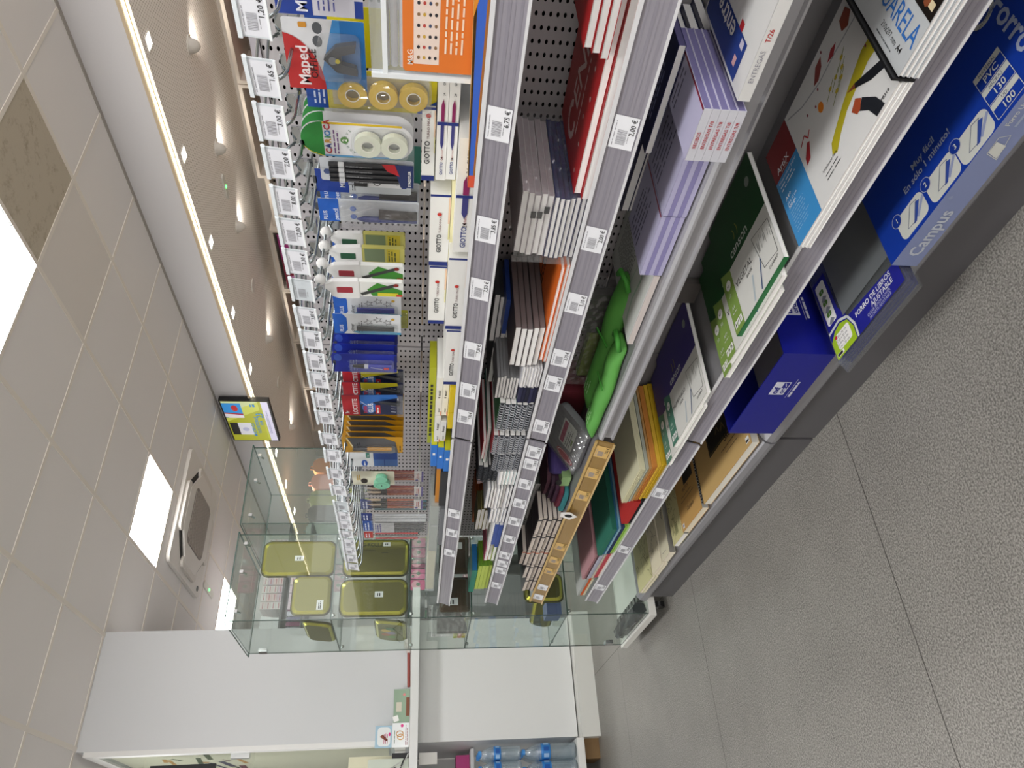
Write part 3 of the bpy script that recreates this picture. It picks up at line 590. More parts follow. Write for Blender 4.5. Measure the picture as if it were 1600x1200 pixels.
for k, (cc, z) in enumerate((('#c9b84a', .832), ('#d8a08a', .850), ('#b8c05a', .868))):
    b = MB(); b.box(.915, 3.30-.01*k, z+.001, .985, 3.38, z+.017, m(cc, .6)); b.build('paper_booklet', label='thin %s booklet, %s of the little pile on the third glass shelf' % (['yellow', 'salmon', 'lime'][k], ['bottom', 'middle', 'top'][k]), cat='booklet', group='booklets on the third glass shelf')
for k in range(8):
    y = 3.05+.052*k; b = MB(); b.box(.965, y, .089, .995, y+.038, .112, m('#4a4b48', .5)); b.box(.968, y+.004, .112, .992, y+.034, .113, m('#6f706c', .4)); b.build('square_tin', label='small dark square tin on the white cabinet base, %s in the row' % nth(k), cat='tin', group='dark tins on the cabinet base', bevel=.002)
b = MB(); R = random.Random(3); n = 9; vs = []
for i in range(n):
    for j in range(14): a = 2*math.pi*j/14; r = .035+.006*R.uniform(-1, 1); vs.append((.925+r*.8*math.cos(a), 3.03+.045*i, .118+r*.8*math.sin(a)))
fs = [(i*14+j, i*14+(j+1) % 14, (i+1)*14+(j+1) % 14, (i+1)*14+j) for i in range(n-1) for j in range(14)]+[tuple(range(14)), tuple(range((n-1)*14, n*14))]
b.add(vs, fs, m('#3b3d40', .12, .3, bump=.8, bscale=60)); b.build('black_plastic_bag', label='crinkled shiny black plastic bag lying on the white cabinet base', cat='plastic bag')
b = MB(); 
for q in range(14):
    a = R.uniform(0, 6); b.tube([(1.33+.05*math.cos(a), 3.1+.02*q, 1.09+R.uniform(0, .02)), (1.36+.06*math.sin(a), 3.12+.02*q, 1.10+R.uniform(0, .12))], .012, FILM, 5)
b.build('clear_wraps', label='loose crumpled clear wrappers on the second shelf of the farther glass cabinet', cat='wrappers', kind='stuff')
# ================================================================ far display behind the cabinets
t = thing('far_display_stand', 'tall display stand of small boxes beyond the glass cabinets', 'display stand', (2.3, 6.8, 0))
b = MB(); b.box(1.72, 6.85, 0, 2.85, 6.9, 2.5, m('#c9c9c8', .6)); b.build('back_board', t)
for z in (2.22, 2.03, 1.15): b = MB(); b.box(1.72, 6.55, z-.02, 2.85, 6.85, z, m('#4a4b4e', .5)); b.build('display_board', t)
b = MB(); b.box(1.72, 6.5, 1.02, 2.18, 6.85, 1.06, m('#eeeeec', .4)); b.build('ledge', t)
R = random.Random(12)
for s_, (z0, rows) in enumerate(((2.221, 4), (2.031, 3))):
    for r_ in range(rows):
        for k in range(9):
            x = 2.06+.072*k; b = MB(); z = z0+.045*r_
            b.box(x, 6.58, z, x+.066, 6.8, z+.043, m(R.choice(['#e8dcdc', '#e6cfcf', '#d9c4d0', '#ece6e6']), .5)); b.rect(nearf(x, 6.5795, z), .008, .016, .058, .022, 0, m('#b8606a', .6))
            b.build('small_carton', label='small pale carton on the far display stand, %s row, %s column' % (('upper board ' if s_ == 0 else 'lower board ')+nth(r_), nth(k)), cat='carton', group='pale cartons on the far display stand')
t = thing('white_bin', 'white plastic bin of paper rolls on the far display stand', 'bin', (1.93, 6.6, 2.222)); b = MB(); b.prism(nearf(1.86, 6.72, 2.222), [(.01, 0), (.13, 0), (.15, .16), (0, .16)], 0, .12, m('#eef0f2', .4)); b.build('bin_body', t, bevel=.004)
for k in range(5): b = MB(); b.tube([(1.878+.026*k, 6.64, 2.383), (1.878+.026*k, 6.70, 2.383)], .012, m('#f2f2f2', .6), 10); b.build('paper_roll', label='white paper roll on the rim of the white bin, %s from the left' % ['first', 'second', 'third', 'fourth', 'fifth'][k], cat='paper roll', group='paper rolls on the white bin')
for k in range(7):
    x = 1.80+.045*k; b = MB(); b.tube([(x, 6.84, 2.17), (x, 6.60, 2.17)], .004, WIRE, 5); b.box(x-.018, 6.598, 2.05, x+.018, 6.602, 2.165, m(['#7a2a5a', '#3a3a6a', '#b8b8c8'][k % 3], .4)); b.build('hanging_pack', label='tiny hanging pack on the far display stand, %s from the left' % ['first', 'second', 'third', 'fourth', 'fifth', 'sixth', 'seventh'][k], cat='hanging pack', group='tiny packs on the far display stand')
for k in range(6):
    x = 2.20+.10*k; t = thing('pink_pouch', 'magenta patterned pouch in a clear pack on the far ledge, %s from the left' % ['first', 'second', 'third', 'fourth', 'fifth', 'sixth'][k], 'pouch', (x+.045, 6.6, 1.0), 'magenta pouches on the far display stand')
    b = MB(); f_ = nearf(x, 6.56, .98); b.prism(f_, rrect(0, 0, .09, .14, .01), 0, .02, m(['#c8387a', '#d86a9a', '#8a2f5a'][k % 3], .35)); b.poly(f_, circ(.045, .08, .035, .04, 14), .021, m('#e2a0b0', .4)); b.poly(f_, circ(.05, .06, .016, .02, 8), .022, m('#4a6a4a', .5)); b.build('pouch_body', t)
t = thing('far_low_stand', 'low grey display stand under the far ledge', 'display stand', (2.3, 6.4, 0)); b = MB(); b.box(1.9, 6.3, 0, 2.9, 6.84, .06, m('#5a5b5c', .6)); b.box(1.9, 6.7, .06, 2.9, 6.84, .94, m('#77787a', .6)); b.build('stand_body', t)
for k in range(10):
    x = 1.95+.09*k; b = MB(); b.box(x, 6.55, .96, x+.07, 6.57, 1.14 if k > 6 else .975, m(['#2f6a4a', '#c9c9cc', '#3a3a42', '#b8b24a', '#8a8a90'][k % 5], .4)); b.build('flat_pack', label='narrow flat pack beside the magenta pouches, %s from the left' % nth(k).replace('nearest', 'first'), cat='pack', group='flat packs on the far low stand')
# back cabinet with bags on top
t = thing('back_cabinet', 'grey back cabinet under the row of bags by the far wall', 'cabinet', (3.6, 7.9, 0)); b = MB(); b.box(2.9, 7.45, 0, 4.3, 8.3, 1.74, m('#8f8a84', .6)); b.build('cabinet_body', t)
for k, (x, cc, nm_) in enumerate(((4.0, '#b0703f', 'orange brown'), (3.80, '#c08474', 'dusty pink'), (3.60, '#7f8558', 'olive green'), (3.42, '#3f403e', 'dark grey'), (3.22, '#8f9a94', 'pale grey'), (3.04, '#2f3634', 'black'))):
    t = thing('backpack', '%s rounded bag on the back cabinet, %s from the right' % (nm_, nth(k).replace('nearest', 'first')), 'bag', (x, 7.6, 1.741), 'bags on the back cabinet')
    b = MB(); f_ = nearf(x-.09, 7.72, 1.741); b.prism(f_, rrect(0, 0, .18, .50, .075, 7), 0, .12, m(cc, .7, bump=.2)); b.build('bag_body', t, bevel=.010, seg=3)
    b = MB(); b.prism(f_, rrect(.03, .04, .15, .24, .03), .12, .15, m(cc, .75)); b.build('front_pocket', t, bevel=.012)
    b = MB(); b.tube([f_.p(.07, .49, .05), f_.p(.07, .53, .05), f_.p(.11, .53, .05), f_.p(.11, .49, .05)], .006, m(cc, .7), 6); b.build('handle', t)
# ================================================================ wall shelves along the right-hand wall
WS = m('#d8cdc0', .5); WSD = m('#9b9083', .6)
edges = [2.2, 3.34, 4.19, 4.76, 5.56, 6.37, 7.24, 8.2]
for k, (a, b_) in enumerate(zip(edges, edges[1:])):
    kind = {2: 'punched', 3: 'purple'}.get(k, 'open')
    t = thing('wall_shelf_unit', ['beige wall shelf unit nearest to the photographer', 'beige wall shelf unit, second along the right wall', 'wall unit with a punched grey back between the beige shelf units', 'wall unit with a pink and crimson panel', 'beige wall shelf unit just beyond the crimson panel', 'beige wall shelf unit, second beyond the crimson panel', 'beige wall shelf unit farthest along the right wall'][k], 'wall shelf', (5.0, (a+b_)/2, 0), 'wall shelf units')
    x0, x1 = 4.8, 5.19
    if kind == 'open' or kind == 'purple':
        b = MB(); b.box(x0, a+.004, 0, x1, a+.03, 2.385, WS); b.box(x0, b_-.03, 0, x1, b_-.004, 2.385, WS); b.build('side_board', t)
        b = MB(); b.box(x0, a+.03, 2.36, x1, b_-.03, 2.385, WS); b.build('top_board', t)
        b = MB(); b.box(x1-.012, a+.03, 0, x1, b_-.03, 2.36, WSD); b.build('back_board', t)
        for z in (.4, .8, 1.2, 1.6, 1.98):
            b = MB(); b.box(x0+.01, a+.03, z-.02, x1-.012, b_-.03, z, WS); b.build('shelf_board', t)
        if kind == 'purple':
            b = MB(); f_ = aisle(x0-.002, b_-.05, 1.9); w = b_-a-.1; b.rect(f_, 0, 0, w, .43, 0, m('#8a1f3c', .5)); b.poly(f_, [(w*.55, .43), (w, .43), (w, .22), (w*.7, .3)], .001, m('#a0287a', .5)); b.rect(f_, 0, 0, w*.25, .40, .0015, m('#b87aa8', .5)); b.fine(f_, .03, .30, .12, 4, .05, .002, PAPER, 3, .5); b.build('poster_panel', t)
    else:
        b = MB(); b.box(4.95, a+.004, 0, 4.97, b_-.004, 2.34, grid_mat('punched_grey', '#8f8a84', '#3a3734', 1, 2, .03, .03, .008, .008, .2, .5)); b.build('back_panel', t)
        b = MB(); b.box(4.84, a+.01, 2.31, 4.97, b_-.01, 2.345, WS); b.build('top_rail', t)
        for q in range(3): y = a+.12+.16*q; b = MB(); b.box(4.84, y, 2.22, 4.9, y+.07, 2.30, m('#dcd8d2', .5)); b.build('white_tag', t)
    if kind == 'open':
        Rk = random.Random(30+k); y = a+.06; q = 0
        while y < b_-.14:
            w = Rk.uniform(.07, .13); h = Rk.uniform(.14, .27); cc = Rk.choice(['#d9c94a', '#d8622a', '#c9bca8', '#8a5a3a', '#ded8cc', '#6a8a4a', '#b84a4a', '#e6e0d0', '#5a4a6a'])
            if k == 0 and q == 0: cc = '#2257b8'
            b = MB(); b.box(4.84, y, 1.981, 4.98, y+w, 1.981+h, m(cc, .5)); b.rect(aisle(4.8395, y+w*.85, 1.981), 0, h*.25, w*.7, h*.6, 0, m(Rk.choice(['#f0ead8', '#e8d84a', '#c8442a', '#3a6a3a']), .5))
            b.build('boxed_craft_item', label='%s craft box, top board, %s wall shelf unit, %s from near side' % ({'#d9c94a': 'yellow', '#d8622a': 'orange', '#c9bca8': 'beige', '#8a5a3a': 'brown', '#ded8cc': 'white', '#6a8a4a': 'green', '#b84a4a': 'red', '#e6e0d0': 'cream', '#5a4a6a': 'purple', '#2257b8': 'blue'}[cc], ['nearest', 'second', '', '', 'fifth', 'sixth', 'farthest'][k], nth(q).replace('nearest', 'first')), cat='boxed item', group='boxed items on the wall shelves')
            y += w+Rk.uniform(.02, .06); q += 1
# ================================================================ goods lying on the shelves
PG = m('#f7f6f3', .8); PGC = m('#e9e2cc', .8); SPIR = m('#2a2c30', .35, .5); SPIRW = m('#c9ccd2', .3, .6)
NOTE = {}
def notebook(x0, x1, y0, y1, z, th, cover, lab, group=None, front='pages', pages=PG, near=None, name='notebook', cat='notebook', deco=None, wire=SPIR, side=None):
    """one pad or notebook lying flat; front is what the aisle side shows"""
    t = thing(name, lab, cat, ((x0+x1)/2, (y0+y1)/2, z), group)
    e = .0009; b = MB(); fm = dict(l=m('#3c3f46', .7) if front == 'spiral' else pages)
    if near: fm['n'] = near
    b.box(x0+.001, y0+.001, z+e, x1-.001, y1-.001, z+th-e, pages, **fm); b.build('pages', t)
    b = MB(); b.box(x0, y0, z, x1, y1, z+e, cover); b.box(x0, y0, z+th-e, x1, y1, z+th, cover)
    if front == 'spine': b.box(x0-.0008, y0, z, x0+.0006, y1, z+th, side or cover)
    if deco: deco(b, flat(x0, y1, z+th), y1-y0, x1-x0)
    b.build('cover', t)
    if front == 'spiral':
        b = MB(); n = max(3, int((y1-y0)/.0105)); k = min(th*.46, .006)
        for i in range(n):
            y = y0+.006+(y1-y0-.012)*i/(n-1)
            pts = [(x0-.0005+k*.9*math.cos(a), y, z+th/2+k*math.sin(a)) for a in [math.radians(q) for q in (30, 90, 150, 210, 270, 330)]]
            b.tube(pts, .0015, wire, 4, cap=False)
        b.build('wire_binding', t)
    return t
def jit(k, s): return (random.random()-.5)*s
cols_w = ['#e6e4e2', '#d9dde0', '#ecebe6', '#dfe2e6']
def stack(n, x0, x1, y0, y1, z0, th, covers, desc, where, group, front='pages', near=None, wire=SPIR, jx=.004, jy=.008, name='notebook', cat='notebook', side=None):
    for i in range(n):
        c = covers[i % len(covers)]; dx, dy = jit(i, jx), jit(i, jy)
        notebook(x0+dx, x1+dx, y0+dy, y1+dy, z0+i*th, th-.0006, m(c, .5), '%s, %s%s, %s' % (desc, stackpos(i, n), ' one' if i in (0, n-1) else '', where), group, front, near=m(near, .7) if near else None, wire=wire, name=name, cat=cat, side=m(side, .5) if side else None)
# --- second shelf, near bay
def d_enri(b, f, w, h):
    WT = m('#d8c0bc', .5); b.text(Fr(f.p(.03, .10, 0), f.ux, f.uy), 'ENRI', .055, 0, .075, .0006, WT, bold=.01); b.line(f, circ(.055, .125, .026, .028, 14, 20, 300), .012, .0006, WT)
    b.fine(f, .06, .075, .17, 1, .012, .0006, WT, 3, .5)
    for k in range(5): b.poly(f, circ(.025+.045*k, .03+.01*(k % 3), .004, n=10), .0006, WT)
RED = m('#a01a1c', .45)
for k, (y0, y1, z, dx) in enumerate(((.42, .835, .776, 0), (.40, .83, .789, .008))):
    notebook(.945+dx, 1.165+dx, y0, y1, z, .0125, RED, 'red pad with white lettering on the second shelf, %s' % ('under the other large red pad' if k == 0 else 'large one with its cover in view'), 'large red pads on the second shelf', deco=d_enri if k else None, side=RED, front='pages')
for k in range(3): notebook(.932+.002*k, 1.06, .30, .572-.006*k, .8025+.0125*k, .012, RED, 'smaller red pad at the photo edge, %s of three on the large red pads' % ['bottom', 'middle', 'top'][k], 'smaller red pads on the second shelf', pages=m('#dcdcda', .8))
stack(6, .953, 1.165, .842, .985, .776, .0092, ['#1c2450'], 'navy backed white notebook', 'in clear wrap beside the red pads', 'navy backed notebooks', near='#20285c')
stack(5, .957, 1.16, .838, .982, .8315, .0110, ['#c9c2c4', '#bdb5b8'], 'pale wrapped notebook', 'lying on the navy backed ones', 'pale wrapped notebooks', near='#a79ea2')  # near ends of the white pages greyed: shade put into their colour
b = MB(); b.box(.945, .832, .832, 1.17, .99, .889, FILM, b=None, r=None, t=None); b.box(.944, .834, .777, 1.17, .992, .830, FILM, b=None, r=None, t=None); b.build('shrink_wrap', label='clear shrink wrap around the pale and navy backed notebooks', cat='wrap')
for z in (.842, .853, .864): b = MB(); b.box(.949, .86+.012*(z > .85), z-.005, .951, .874+.012*(z > .85), z+.004, BLACK); b.build('black_tape', label='short black tape piece on the wrapped pale notebooks, %s' % {.842: 'lowest', .853: 'middle one', .864: 'highest'}[z], cat='tape', group='black tape pieces')
def d_or(b, f, w, h): b.fine(f, w-.20, .15, .10, 3, .012, .0006, INK, 5, .5)
OR = m('#d9661c', .5)
for k, (y0, z) in enumerate(((1.0, .776), (1.012, .784))): notebook(.95+.004*k, 1.16, y0, 1.31, z, .0075, OR, 'orange covered pad on the second shelf, %s' % ('bottom one' if k == 0 else 'upper one with dark lettering'), 'orange pads', deco=d_or if k else None)
stack(5, .956, 1.165, 1.20, 1.335, .7925, .0128, ['#4b4444', '#5a5050', '#3f3a3c'], 'thick white pad with dark cover', 'lying on the orange pads', 'thick white pads', near='#766c6c')
b = MB(); b.box(1.05, 1.22, .858, 1.17, 1.34, .868, m('#1f3f8a', .4)); b.build('blue_folder', label='dark blue folder lying on the thick white pads at the back', cat='folder')
stack(9, 1.085, 1.20, 1.25, 1.42, .777, .0125, ['#34363a', '#2b2d31'], 'black notebook at the back', 'behind the thick white pads', 'black notebooks at the back', near='#3a3c40', jx=.01)
stack(8, 1.09, 1.20, 1.45, 1.60, .777, .0125, ['#34363a', '#2b2d31'], 'charcoal notebook at the back', 'behind the navy spines', 'charcoal notebooks at the back', near='#55585c', jx=.01)
stack(7, .955, 1.08, 1.343, 1.417, .777, .0066, ['#d4d4d8'], 'thin white notebook', 'in front of the grey backed ones', 'thin white notebooks', jy=.004)
stack(5, .958, 1.08, 1.424, 1.486, .777, .0088, ['#1a1c3a', '#26284a', '#14162c'], 'small navy notebook', 'at the rail beside the thin white ones', 'small navy notebooks', front='spine', jy=.004)
stack(7, .968, 1.16, 1.40, 1.487, .8225, .0074, ['#8f8f90'], 'grey covered notebook', 'above the small navy notebooks', 'grey covered notebooks', near='#8f9092')
stack(6, .955, 1.15, 1.493, 1.615, .777, .0140, ['#2f3440', '#3a4450', '#20242c', '#4f8a7c', '#2c2f36', '#3f7a4a'], 'wire-bound notebook', 'left of the bay joint on the second shelf', 'wire-bound notebooks in the near bay', front='spiral', wire=SPIRW)
stack(6, .953, 1.15, 1.640, 1.735, .777, .0142, ['#2a2a2e', '#34343a', '#26262a', '#30343a', '#222226', '#c8323e'], 'wire-bound black notebook', 'first right after the bay joint', 'wire-bound notebooks after the joint', front='spiral', wire=SPIRW)
stack(5, .955, 1.15, 1.742, 1.835, .777, .0150, ['#3a4a5a', '#2a2a2e', '#3a3a40'], 'wire-bound grey notebook', 'second after the bay joint', 'wire-bound grey notebooks', front='spiral', wire=SPIRW)
notebook(.985, 1.18, 1.66, 1.85, .864, .010, m('#1f7a64', .5), 'teal covered notebook on top of the wire-bound black ones', front='pages')
notebook(.97, 1.17, 1.70, 1.80, .8745, .008, m('#c8323e', .5), 'red covered notebook lying on the teal covered one', front='pages')
stack(5, .953, 1.13, 1.843, 1.925, .777, .0098, ['#c9e0e0', '#e6e6ea', '#9fd0c8'], 'white edged notebook', 'under the third and fourth price labels', 'white edged notebooks', jy=.006)
stack(4, .975, 1.17, 1.85, 1.94, .827, .0145, ['#1f2024'], 'black wire-bound notebook', 'lying on the white edged ones', 'black wire-bound notebooks', front='spiral', wire=m('#5a5e64', .3, .5))
stack(8, .953, 1.13, 1.945, 2.085, .777, .0092, ['#30343c', '#dfe2ea', '#5a3a30'], 'slim white paged notebook', 'in the middle of the far bay', 'slim white paged notebooks', jy=.012, jx=.006)
stack(5, .955, 1.13, 2.10, 2.20, .777, .0105, ['#3a4660', '#dfe2ea'], 'small white paged notebook', 'beside the two blue books', 'small white paged notebooks', jy=.01)
for k in range(2): notebook(.953+.002*k, 1.10, 2.215, 2.40-.02*k, .777+.013*k, .0125, m('#3f58a0', .45), 'small blue book on the second shelf, %s' % ('lower' if k == 0 else 'upper'), 'small blue books', front='spine')
notebook(.958, 1.10, 2.205, 2.50, .8035, .007, m('#dfe0dc', .6), 'long white pad lying on the two small blue books')
stack(3, .965, 1.08, 2.43, 2.56, .777, .012, ['#8fb84a', '#c9b850', '#b84a6a'], 'bright cream paged booklet', 'beside the blue books', 'bright booklets', jy=.01)
stack(4, .960, 1.06, 2.60, 2.85, .777, .0125, ['#7fae2c'], 'lime green booklet', 'near the shelf end', 'lime green booklets', front='spine', side='#b8cc5a', near='#5f8a22')
notebook(.965, 1.07, 2.66, 2.90, .8275, .020, m('#1f8a72', .4), 'teal booklet with a blue end lying on the lime green ones', front='spine', near=m('#2f80c4', .4))
stack(5, 1.075, 1.19, 2.28, 2.47, .80, .0118, ['#b8601f', '#c46a26'], 'orange pack at the back of the second shelf', 'behind the bright booklets', 'orange packs', near='#8a4414', front='spine')
b = MB(); b.box(1.08, 2.27, .777, 1.19, 2.49, .799, BLACK); b.build('black_tray', label='flat black tray under the orange packs at the back of the second shelf', cat='tray')
stack(6, 1.06, 1.19, 1.93, 2.13, .80, .0112, ['#1f1f22'], 'black notebook with pink edges', 'at the back of the far bay', 'black notebooks with pink edges', near='#26262a', front='spine', side='#c8a8ac')
b = MB(); b.box(1.065, 1.93, .777, 1.19, 2.14, .799, BLACK); b.build('black_carton', label='flat black carton under the pink edged notebooks', cat='carton')
stack(4, 1.00, 1.07, 2.20, 2.36, .812, .012, ['#6a6438', '#7d7442', '#c9bc7a'], 'olive covered booklet', 'behind the long white pad', 'olive booklets', near='#57522c')
# --- top shelf, near bay
t = thing('marker_case', 'clear plastic case of white markers with an orange label, at the photo edge', 'marker case', (1.03, .515, .966))
b = MB(); b.box(.962, .395, .967, 1.09, .637, 1.128, CASE, l=CASE); b.build('case_body', t, bevel=.004)
b = MB(); b.box(.959, .395, 1.105, .966, .640, 1.112, m('#e9eef0', .2)); b.box(.958, .634, .967, .968, .641, 1.128, m('#e9eef0', .2)); b.build('case_rim', t)
for k in range(12): b = MB(); z = .975+.0118*k; b.tube([(.975, .40, z+.003), (.975, .63, z+.003)], .0052, m('#e6e3e0', .4), 8); b.build('marker', t)
b = MB(); f = aisle(.9605, .628, .984); b.prism(f, rrect(0, 0, .24, .10, .006), 0, .0008, m('#e0782a', .5)); b.rect(f, .012, .050, .20, .085, .001, m('#ecd9cc', .5))
for i in range(12):
    for j in range(4): b.poly(f, circ(.022+.0155*i, .055+.0078*j, .0028, .0022, 6), .0013, m(['#2a2a30', '#b8423a', '#3a4a6a', '#8a6a4a', '#c9a23a', '#2a2a30'][(i*3+j*5) % 6], .5))
b.text(f, 'M&G', .010, .086, .011, .0013, m('#f4e6d8', .5), bold=.01); b.fine(f, .03, .040, .13, 4, .0075, .0013, m('#f4dcc4', .5), 8, .35); b.build('orange_label', t)
def giotto(x, y0, y1, z, h, dep, lab, kind='maxi', sh=False):
    t = thing('felt_pen_box', lab, 'felt pen box', (x+dep/2, (y0+y1)/2, z), 'white felt pen boxes on the top shelf')
    BX = m('#e9e9e4', .45); b = MB(); b.box(x, y0+.0005, z, x+dep, y1-.0005, z+h, BX); b.build('carton', t)
    f = aisle(x-.0006, y1, z); w = y1-y0; BLU = m('#1c2f78', .4); b = MB(); fs = min(.017, h*.42)
    if kind == 'maxi':
        b.rect(f, 0, 0, .011, h, 0, BLU); b.rect(f, w-.005, 0, w, h, 0, BLU)
        f2 = f; b.text(f2, 'GIOTTO', .036, h*.40, .0125, .0003, INK, bold=.015); b.text(f2, 'TURBO MAXI', .036+text_geo('GIOTTO', .015)[2]*.0125+.004, h*.42, .0062, .0003, m('#6a3a3a', .5), sx=1.15); b.poly(f2, circ(.133, h*.53, .0042, n=12), .0003, m('#c8362c', .4))
        b.rect(f, w*.62, 0, w-.006, h*.10, .0003, m('#e9c9a8', .5)); b.rect(f, w*.4, 0, w*.62, h*.07, .0003, m('#e6e0a0', .5))
    elif kind == 'color':
        px = w*.52; b.rect(f, px, -.0, px+.006, h, .0012, BLU); c1, c2 = m('#8a1f5a', .4), m('#3a3a78', .4)
        b.poly(f, [(px+.006, h*.34), (px+.035, h*.34), (px+.047, h*.5), (px+.035, h*.66), (px+.006, h*.66)], .0005, c1); b.poly(f, [(px, h*.66), (px-.035, h*.66), (px-.048, h*.5), (px-.035, h*.34), (px, h*.34)], .0005, c2)
        b.text(f, 'GIOTTO', .012, h*.33, fs, .0003, m('#2a3a80', .5), bold=.015); b.text(f, 'TURBOCOLOR', .012+fs*4.1, h*.36, fs*.5, .0003, m('#a8423a', .5)); b.text(f, '24', px-.068, h*.33, fs*.8, .0003, INK, bold=.01); b.text(f, '24', px+.052, h*.33, fs*.8, .0003, INK); b.text(f, 'GIOTTO', px+.070, h*.36, fs*.7, .0003, INK, bold=.01)
    else:
        b.text(f, 'MANLEY', w*.55, h*.3, fs*1.05, .0003, INK, bold=.02); b.poly(f, circ(w*.5, h*.5, h*.16, h*.2, 10), .0003, INK); b.text(f, 'MANLEY', w*.1, h*.3, fs*.8, .0003, INK, bold=.01); b.rect(f, 0, 0, w*.12, h*.15, .0003, m('#e88a5a', .5))
    b.build('printing', t)
giotto(.960, 1.218, 1.420, .9655, .033, .16, 'white felt pen box with a red dot, front row, farthest of the turbo maxi boxes')
giotto(.960, 1.003, 1.214, .9655, .037, .16, 'white felt pen box with an orange tip strip, front row, below the 7,50 € stretch')
giotto(.958, .735, .985, .9655, .032, .15, 'white felt pen box printed with a purple pen, lying lowest behind the blue pack', 'color')
giotto(.995, .640, .850, .9990, .0165, .13, 'white felt pen box in the shade behind the marker case, lower of two', 'color')
giotto(.995, .638, .852, 1.0160, .0165, .13, 'white felt pen box in the shade behind the marker case, upper of two', 'color')
giotto(1.0, .888, 1.067, 1.0035, .036, .13, 'white felt pen box with a rainbow edge, upper row beside the pen-printed boxes')
giotto(1.0, 1.069, 1.247, 1.0035, .034, .13, 'white felt pen box with a rainbow edge, upper row, farther one')
giotto(1.03, .735, .884, 1.0345, .022, .10, 'white felt pen box high at the back, half in shade behind the 24 pen boxes')
b = MB(); b.box(1.0, .856, .9665, 1.13, 1.065, 1.0030, m('#efe9b8', .5)); b.build('cream_pack', label='cream pack filling in behind the front felt pen boxes', cat='pack')
b = MB(); b.box(1.125, 1.07, .9665, 1.18, 1.25, 1.0030, m('#e4e2c8', .5)); b.build('pale_pack', label='pale pack at the back under the farther rainbow edged box', cat='pack')
t = thing('paper_pad_pack', 'thin pack in orange and blue wrapping lying along the top price rail', 'paper pack', (.96, .62, .966))
b = MB()
b.add([(.938, .36, .997), (.957, .36, .997), (.957, .815, .981), (.938, .815, .981), (.938, .36, .9665), (.957, .36, .9665), (.957, .815, .9665), (.938, .815, .9665)], [(0, 1, 2, 3), (1, 5, 6, 2), (4, 5, 1, 0), (3, 2, 6, 7)], m('#cfa25a', .5)); b.build('card_edge', t)
b = MB(); b.add([(.9375, .36, .968), (.9375, .815, .968), (.9375, .815, .974), (.9375, .36, .975)], [(0, 1, 2, 3)], m('#a86a2c', .5)); b.add([(.9374, .36, .975), (.9374, .80, .974), (.9374, .80, .980), (.9374, .36, .991)], [(0, 1, 2, 3)], m('#3a66c8', .3)); b.add([(.9373, .79, .968), (.9373, .815, .968), (.9373, .815, .981), (.9373, .79, .981)], [(0, 1, 2, 3)], m('#d8583a', .4)); b.add([(.9372, .36, .985), (.9372, .50, .984), (.9372, .53, .991), (.9372, .36, .996)], [(0, 1, 2, 3)], m('#e0902a', .4)); b.build('wrapper', t)
# --- top shelf, far end of near bay and far bay
for k, (y0, y1, z, lab) in enumerate(((1.43, 1.60, .998, 'upper, nearer'), (1.60, 1.735, .998, 'upper, farther'), (1.43, 1.60, .983, 'lower, nearer'), (1.625, 1.73, .983, 'lower, farther'))):
    giotto(.985, y0+.002, y1-.002, z, .0145, .12, 'white colouring box with bold black capitals, %s of the four' % lab, 'manley')
b = MB(); b.box(.99, 1.43, .966, 1.12, 1.615, .9825, m('#d2d2cc', .5)); b.build('grey_carton', label='grey carton under the nearer white colouring boxes', cat='carton')
for k, (y0, y1) in enumerate(((1.434, 1.535), (1.537, 1.612))): b = MB(); b.box(.955, y0, .9655, .985, y1, .982+.0, m('#dcc01c', .4)); b.build('yellow_box', label='small yellow box at the top rail before the bay joint, %s' % ['nearer', 'farther'][k], cat='box', group='small yellow boxes', bevel=.001)
b = MB(); b.box(1.02, 1.44, 1.0135, 1.10, 1.80, 1.030, m('#a9ac22', .45)); b.fine(aisle(1.0195, 1.78, 1.014), .02, .006, .3, 1, .012, 0, INK, 7, .5); b.build('lime_ruler_box', label='long lime box with dark print lying behind the white colouring boxes', cat='box')
for k in range(3):
    t = thing('blue_yellow_box', 'blue and yellow crayon box standing past the bay joint, %s of three' % ['top', 'middle', 'bottom'][2-k], 'crayon box', (1.0, 1.78, .966+.018*k), 'blue and yellow crayon boxes'); z = .9665+.018*k
    b = MB(); b.box(.965+.008*k, 1.745, z, 1.09, 1.865, z+.0172, m('#2f78cc', .4)); b.build('blue_sleeve', t)
    b = MB(); b.box(.966+.008*k, 1.738 if k else 1.74, z+.001, 1.085, 1.7448, z+.0165, m('#c8c828', .4)); b.build('yellow_end', t)
    b = MB(); b.rect(aisle(.9645+.008*k, 1.80, z), 0, .005, .012, .012, 0, PAPER); b.build('white_seal', t)
b = MB(); b.box(.968, 1.875, .9665, .99, 2.10, .989, m('#2c2d30', .4)); b.build('black_case', label='long black case behind the plain end of the top rail', cat='case', bevel=.001)
b = MB(); b.box(.992, 1.872, .9665, 1.0, 2.13, 1.0, m('#d08a2c', .5)); b.build('orange_folder', label='thin orange folder standing behind the long black case', cat='folder')
b = MB(); b.box(1.003, 1.88, .9665, 1.02, 2.10, 1.004, BLACK); b.build('black_folder', label='black folder standing behind the thin orange folder', cat='folder')
b = MB(); b.box(.962, 2.11, .9665, .985, 2.40, .982, m('#7d8084', .35, .3)); b.build('grey_ruler_set', label='flat grey ruler set at the far part of the top shelf', cat='ruler set')
t = thing('drawer_organiser', 'long clear organiser box with cream contents at the far end of the top shelf', 'organiser', (1.02, 2.6, .966))
b = MB(); b.box(.975, 2.12, .9835, 1.10, 2.915, 1.018, CASE); b.build('clear_box', t)
